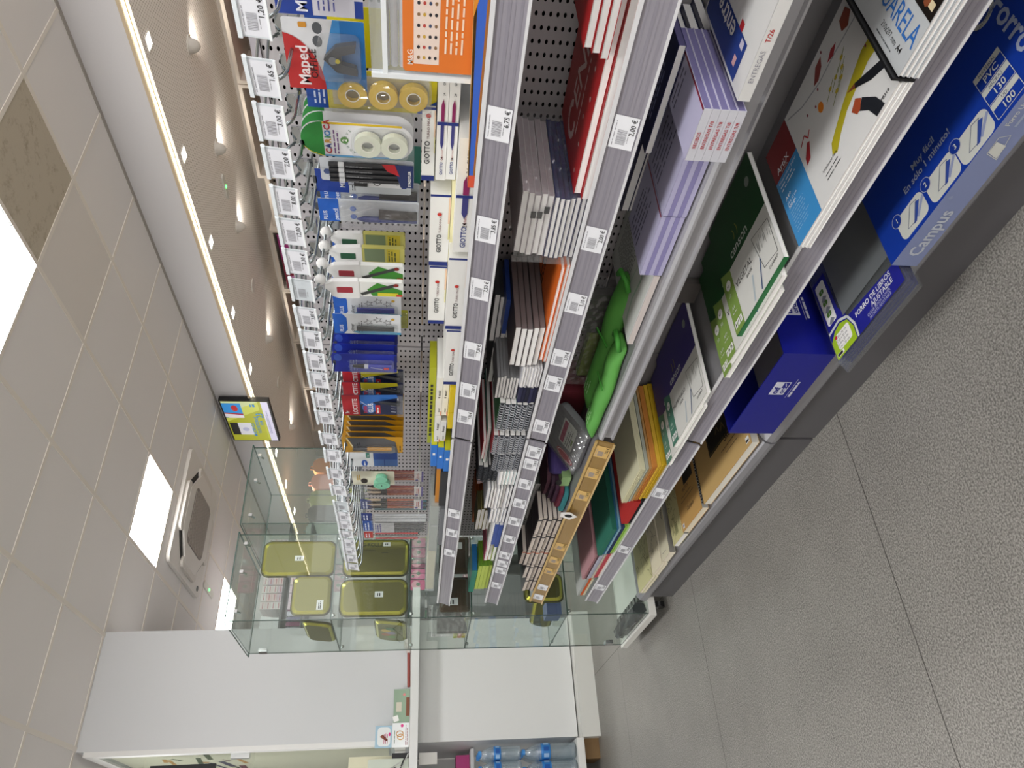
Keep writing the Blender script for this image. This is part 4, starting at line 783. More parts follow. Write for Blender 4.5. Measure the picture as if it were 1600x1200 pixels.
b = MB(); b.box(.98, 2.13, .986, 1.09, 2.50, 1.012, m('#b4b8a8', .4)); b.box(.98, 2.505, .986, 1.09, 2.905, 1.014, m('#ddd8b4', .5)); b.fbox(aisle(.979, 2.28, .986), 0, .003, 0, .004, .022, .001, PAPER); b.build('contents', t)
# --- third shelf, near bay
def d_ent(b, f, w, h):
    NV = m('#1d3a86', .45); b.rect(f, .012, .008, w-.09, h*.45, .0004, m('#e6e6e2', .5)) if 0 else None
    b.rect(f, .005, .036, .061, h-.006, .0004, NV); b.poly(f, [(.061, .068), (.073, .068), (.073, .083), (.061, .083)], .0006, m('#b8242a', .5)); b.rect(f, .046, .046, .058, .060, .0007, m('#c9c4d4', .5)); b.rect(f, .018, .052, .032, .064, .0007, m('#d8a8a8', .5))
    g = Fr(f.p(.057, .092, 0), (1, 0, 0), (0, 1, 0)); b.text(g, 'entre', 0, 0, .042, .0009, m('#eceae6', .5), bold=.012)
notebook(.898, 1.13, .33, .598, .596, .018, m('#dcdcda', .5), 'white and blue business pad, lying at the photo edge on the third shelf', None, front='spine', deco=d_ent, name='delivery_pad', cat='pad')
b = MB(); f = aisle(.8968, .598, .598); b.text(f, 'ENTREGAS', .028, .005, .010, 0, m('#8a8a94', .5)); b.text(f, 'T/26', .088, .005, .010, 0, m('#b83030', .5), bold=.01); b.build('spine_print', bpy.data.objects['delivery_pad'])
PUR = m('#8d88b8', .6); PURL = m('#b9b6d6', .6)
def d_cov(b, f, w, h): b.rect(f, 0, 0, w, h, .0003, m('#141c56', .45)); b.poly(f, [(w*.3, h*.5), (w*.55, h*.28), (w*.8, h*.55), (w*.5, h*.72)], .0005, m('#b3261f', .5)); b.fine(f, w*.25, h*.2, w*.5, 2, .010, .0006, m('#9aa0c8', .5), 2, .5)
def d_form(b, f, w, h): b.rect(f, 0, 0, w, h, .0003, m('#b9b6d2', .6)); b.fine(f, .01, h*.8, w*.8, 5, .014, .0005, m('#5a5878', .6), 3, .3); b.rect(f, w-.004, 0, w, h, .0006, m('#8a1f3a', .5))
for k in range(5):
    t = notebook(.892, 1.10, .610, .700, .596+.0128*k, .0124, m('#c9c7dc', .5), 'receipt book with red spine lettering, %s, by the white and blue pad' % stackpos(k, 5), 'receipt books in the near stack', front='spine', near=m('#77729f', .6), deco=d_form if k == 4 else None, name='receipt_book', cat='receipt book', side=m('#cfd0d8', .5))
    b = MB(); b.text(aisle(.8905, .69, .596+.0128*k), 'ENTREGAS T/8' if k < 4 else 'RECIBOS', .012, .004, .0075, 0, m('#b83038', .5), bold=.01); b.build('spine_print', t)
for g, (y0, y1, zt) in enumerate(((.705, .862, 5), (.866, 1.015, 5))):
    for k in range(zt):
        notebook(.945+.003*g, 1.10, y0, y1, .596+.0086*k, .0083, m('#c9c7e2', .5), 'lilac delivery note book, %s of the %s lilac stack' % (stackpos(k, zt), ['nearer', 'farther'][g]), 'lilac delivery note books', front='spine', near=PUR, name='delivery_note_book', cat='note book', side=[PURL, PUR][k % 2], deco=d_form if k == zt-1 else None)
notebook(1.03, 1.20, .60, .80, .662, .012, m('#141c56', .45), 'navy note book with a red diamond leaning over the receipt books', deco=d_cov, name='covered_note_book', cat='note book', near=m('#5a5680', .6))
for k in range(4): notebook(1.105, 1.21, .62+.01*k, 1.0, .596+.0155*k, .015, m('#10163f', .45), 'navy note book at the third shelf back, %s in its stack' % stackpos(k, 4), 'navy note books at the back', deco=d_cov if k == 3 else None, name='covered_note_book', cat='note book')
def d_wp(b, f, w, h):
    b.rect(f, .004, .004, w-.004, h-.004, .0003, m('#cfd2cc', .5)); b.fine(f, .05, h-.03, .14, 14, .0085, .0005, m('#4a4f4a', .6), 9, .25); b.line(f, [(.02, .05), (.08, .06), (.15, .05), (w-.02, .07)], .006, .0005, m('#a8c0ae', .5)); b.line(f, [(.02, .09), (.08, .10), (.15, .09), (w-.02, .11)], .004, .0005, m('#b4c8b8', .5))
for k in range(2): notebook(.952, 1.21, 1.022, 1.238, .596+.0062*k, .006, m('#e0e0de', .5), 'thin white pad with small print lying at the front of the third shelf, %s' % ['lower', 'upper'][k], 'thin white pads', front='spine', deco=d_wp if k else None, name='paper_pad', cat='pad', side=m('#d8cfca', .6))
# green cloth cases
GR = m('#58a044', .7, bump=.25, bscale=40); GRD = m('#3f9230', .65)
def soft(fr, L, Wd, H, R, nu=14, nv=10, sag=.3):
    """soft folded cloth form: long cushion with pinched ends"""
    vs = []; fs = []
    for i in range(nu+1):
        u = i/nu; e = min(1, (u*6)**.6, ((1-u)*6)**.6)
        for j in range(nv):
            a = 2*math.pi*j/nv; w = Wd/2*(.75+.25*e)+R.uniform(-.002, .002); h = H/2*max(.12, e)*(1+R.uniform(-.12, .12))
            vs.append(fr.p(u*L, w*math.cos(a)*(abs(math.cos(a))**-.3 if abs(math.cos(a)) > .05 else 1), H/2+h*math.sin(a)*(.8+.4*math.sin(u*9+j))))
    for i in range(nu):
        for j in range(nv): fs.append((i*nv+j, i*nv+(j+1) % nv, (i+1)*nv+(j+1) % nv, (i+1)*nv+j))
    fs += [tuple(reversed(range(nv))), tuple(range(nu*nv, (nu+1)*nv))]; return vs, fs
Rg = random.Random(5)
for k, (o, L, Wd, H, lab, tl) in enumerate((((.967, 1.668, .597), .40, .060, .030, 'bright green cloth pencil case lying along the shelf lip, end rolled open', .10), ((1.035, 1.645, .600), .50, .066, .034, 'bright green cloth pencil case lying behind the one at the lip', .30))):
    t = thing('green_pencil_case', lab, 'pencil case', (o[0], 1.5, .596), 'green cloth pencil cases'); f = Fr(o, (.05, -1, 0), (1, 0, tl)); mt = GR
    n_ = 18; vs = []; fs = []; Wv = Wd/2
    for i in range(n_+1):
        u = i/n_; e = min(1, .12+u*5.5, .35+(1-u)*4); ww = Wv*(.15 if i == 0 else min(1, .35+u*3.2))*(1+.05*math.sin(u*13+k)); hh = H*e*(1+.08*math.sin(u*17+2*k))
        for (q, r) in ((-1, .02), (-.96, .45), (-.6, .88), (0, 1.0), (.6, .90), (.96, .5), (1, .02), (0, 0)): vs.append(f.p(u*L, q*ww+.004*math.sin(u*8+k), hh*r+(.002*math.sin(u*25+q*4) if r > .8 else 0)))
    for i in range(n_):
        for j in range(8): fs.append((i*8+j, i*8+(j+1) % 8, (i+1)*8+(j+1) % 8, (i+1)*8+j))
    fs += [tuple(reversed(range(8))), tuple(range(n_*8, n_*8+8))]
    b = MB(); b.add(vs, fs, mt); ob = b.build('cloth_body', t, smooth=True); sd = ob.modifiers.new('s', 'SUBSURF'); sd.levels = 1; sd.render_levels = 1
    b = MB(); f3 = Fr(f.p(L*.22, -.006, H*1.09), f.ux, f.uy); b.fine(f3, 0, .010, .055, 3, .009, 0, m('#bfe6b0', .5), 6, .25); b.build('printing', t)
    b = MB(); b.fbox(f, L*.62, -Wv*.9, H*.97, L*.63, Wv*.9, H*1.06, GRD); b.build('seam', t)
    b = MB(); b.tube([f.p(L-.01, -Wv*.8, H*.7), f.p(L+.014, -Wv*.5, H*.9), f.p(L+.016, Wv*.4, H*.9), f.p(L-.01, Wv*.8, H*.7)], .006, GRD, 8); b.build('cloth_loop', t, smooth=True)
t = thing('clear_bag_pack', 'clear plastic bag with a yellow green item behind the green pencil cases', 'bag', (1.12, 1.42, .597))
b = MB(); b.box(1.09, 1.24, .598, 1.15, 1.60, .70, FILM); b.build('bag', t); b = MB(); b.box(1.105, 1.40, .600, 1.13, 1.58, .64, m('#6a7a2a', .6)); b.box(1.10, 1.27, .600, 1.14, 1.39, .68, m('#3a3a34', .6)); b.build('contents', t)
# --- third shelf, far bay
b = MB(); f = Fr((1.005, 1.665, .6), (-.05, 1, 0), (1, 0, 0)); 
t = thing('grey_pencil_case', 'grey pencil case in crinkled clear wrap with a printed label, by the golden rail', 'pencil case', (1.0, 1.76, .596))
fc = Fr((.958, 1.862, .612), (0, -1, 0), (.80, 0, .50)); b = MB(); b.prism(fc, rrect(0, 0, .215, .125, .022), -.022, .0, m('#7f8184', .6, bump=.2)); b.build('case_body', t, bevel=.005)
b = MB(); b.prism(fc, rrect(.070, .035, .185, .090, .006), 0, .001, m('#d3d8cf', .5)); b.rect(fc, .076, .070, .179, .085, .0014, m('#a83a5a', .5)); b.fine(fc, .078, .060, .09, 3, .007, .0014, INK, 4, .35); b.rect(fc, .10, .038, .13, .044, .0014, m('#6a8a3a', .5)); b.build('printed_label', t)
b = MB(); b.poly(fc, circ(.030, .050, .020, .036, 16), .001, m('#b8484e', .5)); b.line(fc, circ(.030, .050, .016, .030, 16), .0018, .0014, PAPER, 1); b.build('round_badge', t)
b = MB(); b.prism(fc, rrect(-.004, -.004, .220, .132, .01), .003, .0035, FILM); b.build('clear_wrap', t)
def blob(name, lab, cat, pts, rad, mt, n=12, parts=None):
    b = MB(); b.tube(pts, rad, mt, n); return b.build(name, label=lab, cat=cat, smooth=True)
b = MB(); b.box(1.09, 1.64, .597, 1.20, 1.87, .68, m('#6e2430', .6, bump=.2)); b.build('burgundy_case', label='burgundy case in wrap behind the grey pencil case', cat='pencil case', bevel=.015)
b = MB(); f = Fr((1.115, 1.895, .597), (-.80, .50, .0), (0, 0, 1))
t = thing('purple_roll_case', 'purple plush pencil roll pointing out between the grey case and the burgundy pouches', 'pencil case', (1.05, 1.97, .596))
b = MB(); b.fbox(Fr((1.19, 1.88, .600), (-.86, .42, 0), (0, 0, 1)), 0, 0, -.028, .20, .06, .028, m('#4d3f7d', .85, bump=.4)); b.build('plush_body', t, bevel=.016, seg=3)
b = MB(); f = Fr((1.018, 1.964, .600), (.42, .86, 0), (0, 0, 1)); b.box(.985, 1.94, .600, 1.02, 1.995, .628, m('#a8cf8f', .4, bump=.3)); b.poly(Fr((.982, 1.985, .635), (0, -1, 0), (.3, 0, 1)), circ(.02, 0, .018, .009, 14), .001, INK); b.build('end_tag', t)
t = thing('hang_tag', 'white diamond swing tag with a black emblem hanging over the golden rail', 'tag', (.935, 2.07, .60)); b = MB(); f = Fr((.918, 2.09, .575), (0, -1, .2), (.1, 0, 1)); b.prism(f, [(.022, -.014), (.050, .008), (.044, .036), (.014, .040), (-.004, .012)], 0, .001, PAPER); b.poly(f, circ(.024, .014, .012, .012, 12), .0012, INK); b.build('tag_card', t)
for k, (cc, nm_) in enumerate((('#2f7f84', 'teal'), ('#6a1f34', 'dark red'), ('#4a2a44', 'plum'), ('#3c2238', 'dark plum'), ('#4a2636', 'wine'))):
    z = .597+.0135*k; b = MB(); f = Fr((.955+.012*k, 2.135-.006*k, z), (0, -1, 0), (1, 0, 0)); b.prism(f, rrect(0, 0, .135, .18, .03), 0, .013, m(cc, .7, bump=.2)); b.build('zip_pouch', label='%s zip pouch, %s of the pouch pile on the golden-railed shelf' % (nm_, stackpos(k, 5)), cat='pouch', group='zip pouches', bevel=.004)
LPN = ['#b9c9c0', '#cfc0b4', '#c8b0b0', '#c9c2be', '#d0b8a8']
for g, (y0, y1, n, cc) in enumerate(((2.145, 2.275, 5, '#c4bab0'), (2.285, 2.415, 5, '#c2bcb4'), (2.425, 2.555, 6, '#d0b8a4'), (2.565, 2.70, 4, '#c9a8a8'), (2.71, 2.84, 3, '#c8a0a4'))):
    for k in range(n):
        th = .0155; z = .596+th*k; x0 = .945+.004*(k % 2); t = thing('pocket_notebook', 'small pale banded notebook, %s, %s' % (stackpos(k, n), ['stack nearest the pouches', 'second stack from the pouches', 'middle stack by the golden rail', 'last stack but one', 'stack at the shelf end'][g]), 'notebook', (x0+.05, (y0+y1)/2, z), 'pocket notebooks')
        b = MB(); b.box(x0, y0, z+.0015, x0+.095, y1-.002, z+th-.002, m('#d9cfc4', .7)); b.build('pages', t)
        b = MB(); cv = m('#3a3236', .5); b.box(x0-.0008, y0-.001, z, x0+.097, y1, z+.0013, cv); b.box(x0-.0008, y0-.001, z+th-.002, x0+.097, y1, z+th-.0007, cv); b.build('cover', t)
        b = MB(); b.box(x0-.0016, y0+.012, z-.0, x0-.0009, y0+.018, z+th-.0005, m('#26262a', .5) if g != 2 else m('#c87a5a', .5)); b.build('elastic_band', t)
stack(5, 1.07, 1.19, 2.15, 2.42, .597, .019, ['#8f9c90', '#4a4d4a', '#a9b4a6'], 'grey green note block', 'behind the pocket notebooks', 'note blocks', near='#5c625c')
# --- fourth shelf
def d_pb(b, f, w, h):     # w along the shelf, h into it
    G = m('#e2e2e0', .4); b.rect(f, 0, 0, w, h, .0003, G)
    b.rect(f, 0, 0, .088, h, .0005, m('#3f92cf', .4)); b.rect(f, 0, h*.66, .088, h, .0007, m('#7f1f22', .45)); WT = m('#eef2f6', .5)
    b.text(f, 'ArtiX', .016, h*.70, .020, .0009, WT, bold=.01); b.text(f, 'P A P E R', .030, h*.67, .006, .0009, WT); b.text(f, 'Watercolour paper', .008, h*.61, .009, .0009, WT); b.fine(f, .010, h*.575, .06, 2, .009, .0009, WT, 3, .3)
    b.text(f, 'A4+', .012, h*.43, .012, .0009, WT, bold=.02); b.text(f, '24 x 32 cm', .012, h*.38, .008, .0009, WT); b.text(f, '300 gr.', .012, h*.34, .010, .0009, WT, bold=.01); b.fine(f, .012, h*.30, .055, 8, .0068, .0009, m('#9fc4e2', .5), 12, .18)
    Yl = m('#b8ab1e', .5); b.poly(f, [(.160, .052), (.172, .044), (.195, .062), (.225, .078), (.262, .086), (.300, .094), (.333, .090), (.333, .122), (.300, .124), (.262, .112), (.225, .098), (.195, .084), (.168, .070)], .0006, Yl)
    b.poly(f, [(.258, .088), (.262, .096), (.332, .060), (.332, .042), (.290, .062)], .0009, m('#1c1d22', .3)); b.poly(f, [(.240, .101), (.258, .088), (.262, .096)], .001, m('#8a4a2c', .4))
    b.poly(f, [(.246, .048), (.262, .060), (.284, .030), (.292, .002), (.270, .002), (.262, .028)], .0009, m('#22242a', .3)); b.poly(f, [(.232, .064), (.240, .048), (.250, .048), (.260, .061), (.250, .074)], .0011, m('#a84a2a', .4))
    b.poly(f, [(.185, .200), (.20, .196), (.218, .208), (.226, .226), (.205, .224)], .0008, m('#8a3a34', .5)); b.poly(f, [(.232, .196), (.25, .19), (.266, .202), (.25, .206)], .0008, m('#a83038', .5)); b.poly(f, [(.285, .200), (.30, .192), (.318, .206), (.312, .226), (.29, .222)], .0008, m('#8a3a22', .5))
    b.line(f, [(.095, .23), (.14, .205), (.20, .19), (.25, .19), (.32, .185)], .003, .0007, m('#a9acb0', .5))
    for i, (a, q) in enumerate(((.215, .150), (.235, .152), (.255, .150), (.245, .138), (.225, .130), (.262, .165))): b.line(f, [(a-.02, q-.012), (a, q), (a+.014, q+.008)], .0015, .001, m('#7f8a3a', .5)); b.poly(f, circ(a, q, .005, .004, 7), .0012, m('#c9b43a', .5))
    for a, q in ((.17, .165), (.23, .23), (.31, .12), (.19, .185), (.145, .175)): b.poly(f, circ(a, q, .0022, .0035, 7), .0009, m('#8a2a38', .5))
    b.poly(f, circ(.180, .150, .008, .011, 12), .0011, m('#f08a1e', .4)); b.text(f, 'Without hex', .125, .046, .009, .0009, INK); b.fine(f, .128, .036, .045, 2, .009, .0009, INK, 5, .2); b.text(f, 'PB316', .288, .010, .0085, .0009, INK, bold=.01)
    b.line(f, [(.10, .145), (.118, .155), (.125, .14), (.135, .15)], .0025, .0009, m('#b83038', .5)); b.poly(f, [(.098, .10), (.112, .104), (.125, .132), (.118, .136), (.10, .115)], .0009, m('#a82a30', .5))
def padstack(n, x0, x1, y0, y1, z0, th, cov, lab, group, deco, name='drawing_pad', dy=.0015, pages=PG, near=None, front='pages'):
    for k in range(n):
        o = (n-1-k)*dy; notebook(x0-o, x1-o, y0-o, y1-o*.3, z0+k*th, th-.0008, cov, lab % stackpos(k, n), group, front, pages=pages, deco=deco if k == n-1 else None, name=name, cat='drawing pad', near=near)
padstack(3, .908, 1.150, .558, .886, .367, .0068, m('#e6e6e4', .4), 'watercolour pad with flower and brush painting, %s one of its three', 'watercolour pads with brushes', d_pb)
def d_ac(b, f, w, h):
    b.rect(f, 0, 0, w, h, .0003, m('#c3c7c9', .4)); g = Fr(f.p(w, h, 0), (-1, 0, 0), (0, -1, 0)); BL_ = m('#2f6fbf', .5)
    b.rect(f, w-.006, 0, w, h, .0006, BLACK) if 0 else None
    f2 = Fr(f.p(0, h, 0), (-1, 0, 0), (0, -1, 0)); b.text(f2, 'ACUARELA', h-.006, .036, .043, .0008, BL_, 'r', .002, .80); b.text(f2, '210x297 mm', h-.045, .018, .0125, .0008, INK, 'r', 0, .85); b.text(f2, 'A4', h-.024, .018, .0125, .0008, INK, 'r', .02); b.fine(f2, h-.105, .008, .06, 1, .006, .0008, m('#5a5e62', .6), 2, .3)
    b.rect(f2, h-.055, .078, h, .24, .0008, m('#1b1512', .4)); b.poly(f2, circ(h-.03, .10, .012, .016, 9), .001, m('#8a4a2c', .5)); b.poly(f2, circ(h-.012, .12, .010, .016, 7), .0011, m('#c9a88a', .5)); b.rect(f2, h-.022, .088, h-.008, .098, .0013, m('#e0cfa8', .5))
padstack(4, .905, 1.12, .26, .548, .367, .0072, m('#c3c7c9', .4), 'grey marbled ACUARELA pad at the photo edge, %s one of its four', 'ACUARELA pads', d_ac, near=BLACK)
b = MB(); b.box(.905, .5505, .367, 1.17, .5545, .402, BLACK); b.build('black_divider', label='thin black divider between the ACUARELA pads and the painted watercolour pads', cat='divider')
def d_can(col, light, t1, t2, sz, num):
    def d(b, f, w, h):   # w .21-.27 along shelf, h .30 into
        WT = m('#d6dad4', .5); b.rect(f, 0, 0, w, h, .0003, m('#dcdcd6', .45)); b.rect(f, 0, h*.485, w, h, .0005, m(col, .45)); b.rect(f, 0, 0, .046, h*.44, .0006, m(light, .5)); b.poly(f, [(.0, h*.44), (.046, h*.44), (.046, h*.485), (0, h*.54)], .0006, m(light, .5))
        b.text(f, 'canson', .064, h*.525, .032, .0008, WT, bold=.012); b.line(f, circ(.095, h*.665, .006, .012, 10, -80, 80), .003, .0008, m('#8f8a3a', .5)); b.line(f, circ(.112, h*.67, .006, .014, 10, -80, 80), .003, .0008, m('#8f8a3a', .5))
        b.text(f, t1, .053, h*.285, .0215 if len(t1) < 9 else .016, .0008, m('#3c3c38', .5), sx=.95); b.text(f, t2, .100, h*.235, .011, .0008, m('#3c3c38', .5)); b.poly(f, circ(.023, h*.40, .012, n=16), .0009, PAPER); b.text(f, '90', .016, h*.385, .009, .0011, INK); b.text(f, num, .012, h*.30, .012, .0009, WT); b.text(f, sz, .012, h*.19, .012, .0009, WT); b.fine(f, .010, h*.16, .028, 1, .006, .0009, WT, 4, .3)
        for q in range(3): b.rect(f, .006+.013*q, .012, .016+.013*q, .028, .0009, PAPER); b.poly(f, [(.008+.013*q, .014), (.013+.013*q, .019), (.010+.013*q, .026)], .0011, INK)
        b.line(f, [(w*.66, h*.42), (w*.97, h*.37), (w*.96, h*.09), (w*.72, h*.12)], .0012, .0008, INK, 1)
        Rd = random.Random(len(t1))
        for q in range(16): a = w*(.70+.24*Rd.random()); c_ = h*(.24+.10*Rd.random()); b.line(f, [(a, c_), (a+.002, c_+h*.05)], .0012, .0008, m('#8a8a84', .6))
        b.line(f, [(w*.60, h*.02), (w*.70, h*.22)], .004, .0009, m('#33507f', .5)); b.line(f, [(w*.45, h*.02), (w*.52, h*.20)], .007, .0007, m('#b9c4c9', .5)); b.text(f, 'GUARRO', w*.78, h*.055, .0095, .0009, INK); b.poly(f, circ(w*.86, h*.82, .010, .012, 16), .0008, m('#9aa39a', .5))
    return d
dg = d_can('#124a1f', '#7f9c4a', 'VEGETAL', 'BASIK', 'A4', '12'); dg2 = d_can('#124a1f', '#7f9c4a', 'VEGETAL', 'BASIK', 'A4+', '50'); dp = d_can('#3b2f7a', '#4a7d6a', 'MILIMETRADO', 'BASIK', 'A4', '50')
CG = m('#d8dcd2', .5)
notebook(.903, 1.195, .995, 1.290, .3675, .012, CG, 'green tracing pad, lowest and farthest of the three', 'green tracing pads', deco=dg2, name='drawing_pad', cat='drawing pad')
notebook(.903, 1.20, .955, 1.235, .380, .011, CG, 'green tracing pad in the middle, sized A4+', 'green tracing pads', deco=dg2, name='drawing_pad', cat='drawing pad')
notebook(.912, 1.205, .916, 1.150, .3915, .010, CG, 'green tracing pad on top, nearest of the three', 'green tracing pads', deco=dg, name='drawing_pad', cat='drawing pad', front='spine', side=m('#1f6a38', .5))
notebook(.918, 1.205, 1.43, 1.735, .3675, .010, CG, 'purple graph pad underneath, its far end reaching the bay joint', 'purple graph pads', deco=dp, name='drawing_pad', cat='drawing pad')
notebook(.922, 1.205, 1.375, 1.640, .378, .010, CG, 'purple graph pad lying on the other purple one', 'purple graph pads', deco=dp, name='drawing_pad', cat='drawing pad')
b = MB(); b.box(1.19, 1.30, .367, 1.21, 1.372, .55, m('#5b5754', .5)); b.build('grey_panel_stub', label='grey upright sheet at the back between the green and purple pads', cat='sheet')
def cardstack(items, x0, x1, y0, y1, z0, where, skew=0):
    z = z0
    for k, (cc, th, nm_) in enumerate(items):
        dy = skew*k; b = MB(); n_ = max(1, int(th/.003))
        b.box(x0-jit(k, .004), y0+dy, z, x1, y1+dy, z+th-.0004, m(cc, .75, var=.04, vscale=3))
        for q in range(1, n_): b.box(x0-.0015, y0+dy-.001, z+th*q/n_, x1, y1+dy+.0005, z+th*q/n_+.0004, m(cc, .8))
        b.build('card_bundle', label='%s card sheets, %s layer of the bundle %s' % (nm_, ORD[k] if k else 'bottom', where) if k else '%s card sheets at the bottom of the bundle %s' % (nm_, where), cat='card sheets', group='card bundles '+where); z += th
cardstack([('#c8a81e', .018, 'yellow'), ('#d8b43a', .010, 'golden'), ('#c8863c', .014, 'orange'), ('#b89058', .006, 'tan'), ('#a8ada0', .009, 'grey'), ('#d3d0b0', .018, 'cream')], .930, 1.20, 1.752, 1.965, .3675, 'just past the bay joint', .006)
cardstack([('#26282c', .012, 'black'), ('#b3221e', .022, 'red')], .936, 1.20, 2.00, 2.165, .3675, 'beside the yellow and cream sheets', .0)
cardstack([('#a8cf72', .010, 'pale green'), ('#8fb84a', .008, 'green'), ('#2b3a66', .012, 'navy'), ('#86aebf', .006, 'pale blue'), ('#2f6f94', .006, 'blue'), ('#22705c', .016, 'teal')], .930, 1.20, 2.175, 2.405, .3675, 'beside the red sheet', .004)
cardstack([('#d8c4b8', .008, 'cream'), ('#c2525c', .014, 'coral'), ('#c9c0b0', .008, 'stone'), ('#cfd0dc', .016, 'white'), ('#5a3f4c', .005, 'plum'), ('#b98c90', .012, 'pink')], .934, 1.20, 2.425, 2.66, .3675, 'of pink and white sheets', .005)
cardstack([('#9fa6a2', .014, 'pale grey'), ('#d6d0b4', .008, 'ivory'), ('#dd7038', .010, 'orange'), ('#b4b8b4', .012, 'silver grey')], .938, 1.20, 2.69, 2.875, .3675, 'at the shelf end', .004)
# --- base deck
t = thing('book_cover_box', 'large blue box of book covers with a grey front edge, lying at the photo edge', 'box', (1.03, .60, .155)); x0, x1, ya, yb, z0, z1 = .892, 1.18, .20, .905, .1555, .205
b = MB(); b.box(x0, ya, z0, x1, yb, z1, m('#14389a', .35), l=m('#7c86aa', .4)); b.build('carton', t)
f = flat(x0, yb, z1); b = MB(); GW = m('#c9cbc4', .45); NV = m('#14338c', .4); GT = m('#9aa3b8', .5)
for k, (a, q) in enumerate(((.050, .008), (.138, .005), (.219, .002))):
    b.prism(f, rrect(a, q, a+.078, q+.050, .013), 0, .0006, GW); b.poly(f, circ(a+.004, q+.047, .0125, n=20), .0009, NV); b.line(f, circ(a+.004, q+.047, .0125, n=20), .0012, .0011, GT, 1); b.text(f, str(k+1), a+.004, q+.042, .014, .0013, GW, 'c', .01)
    b.line(f, [(a+.02, q+.012), (a+.045, q+.045), (a+.062, q+.042), (a+.04, q+.01)], .001, .0011, m('#4a5478', .5), 1); b.poly(f, [(a+.036, q+.008), (a+.044, q+.008), (a+.068, q+.036), (a+.058, q+.040)], .0009, m('#2f4a9a', .5)); b.line(f, [(a+.05, q+.012), (a+.078, q+.036)], .006, .0008, m('#8f98b8', .5))
b.text(f, 'Muy fácil', .132, .098, .0185, .0006, GT, bold=.018); b.text(f, 'En sólo 1 minuto!', .096, .078, .0185, .0006, GT, bold=.018)
for k, (s1, big) in enumerate((('MATERIAL', 'PVC'), ('MICRAS', '130'), ('UD.', '100'))):
    q = .072-.0325*k; b.rect(f, .304, q+.0195, .362, q+.030, .0006, GW); b.line(f, [(.304, q), (.362, q), (.362, q+.030), (.304, q+.030)], .001, .0008, GW, 1); b.text(f, s1, .333, q+.0215, .0085, .0009, m('#46506a', .5), 'c'); b.text(f, big, .333, q+.004, .0175, .0009, GW, 'c', .01)
g = Fr(f.p(.395, .175, 0), (1, 0, 0), (0, 1, 0)); g2 = Fr(f.p(.382, .168, 0), (-1, 0, 0), (0, -1, 0)); b.text(g2, 'Forro', .0, -.0, .050, .0007, GT, bold=.02); b.text(g2, 'Libros', .0, .06, .050, .0007, GT, bold=.02)
b.poly(f, circ(.372, .182, .028, n=24), .0006, GW); b.poly(f, circ(.372, .182, .020, n=24), .0009, NV); b.text(f, 'GRAN CALIDAD', .348, .158, .006, .0012, INK)
b.build('top_printing', t)
f = aisle(x0-.0004, yb, z0); b = MB(); b.text(f, 'Campus', .026, .013, .033, .0005, m('#b4bac4', .45), bold=.02); b.text(f, '®', .158, .034, .010, .0005, GT); b.line(f, [(.24, .012), (.25, .035), (.28, .036), (.285, .02)], .001, .0005, GW, 1); b.poly(f, [(.242, .014), (.252, .034), (.272, .034), (.266, .014)], .0003, GW); b.text(f, 'Forro Univ', .30, .034, .011, .0005, GW, bold=.01); b.fine(f, .30, .022, .09, 1, .010, .0005, GT, 2, .4); b.rect(f, .31, .006, .33, .018, .0005, m('#5a6480', .5)); b.build('front_printing', t)
FILM2 = clear_mat('pvc_sleeve', '#f2f4f4', .12, .08, .08, '#cfd4d6')
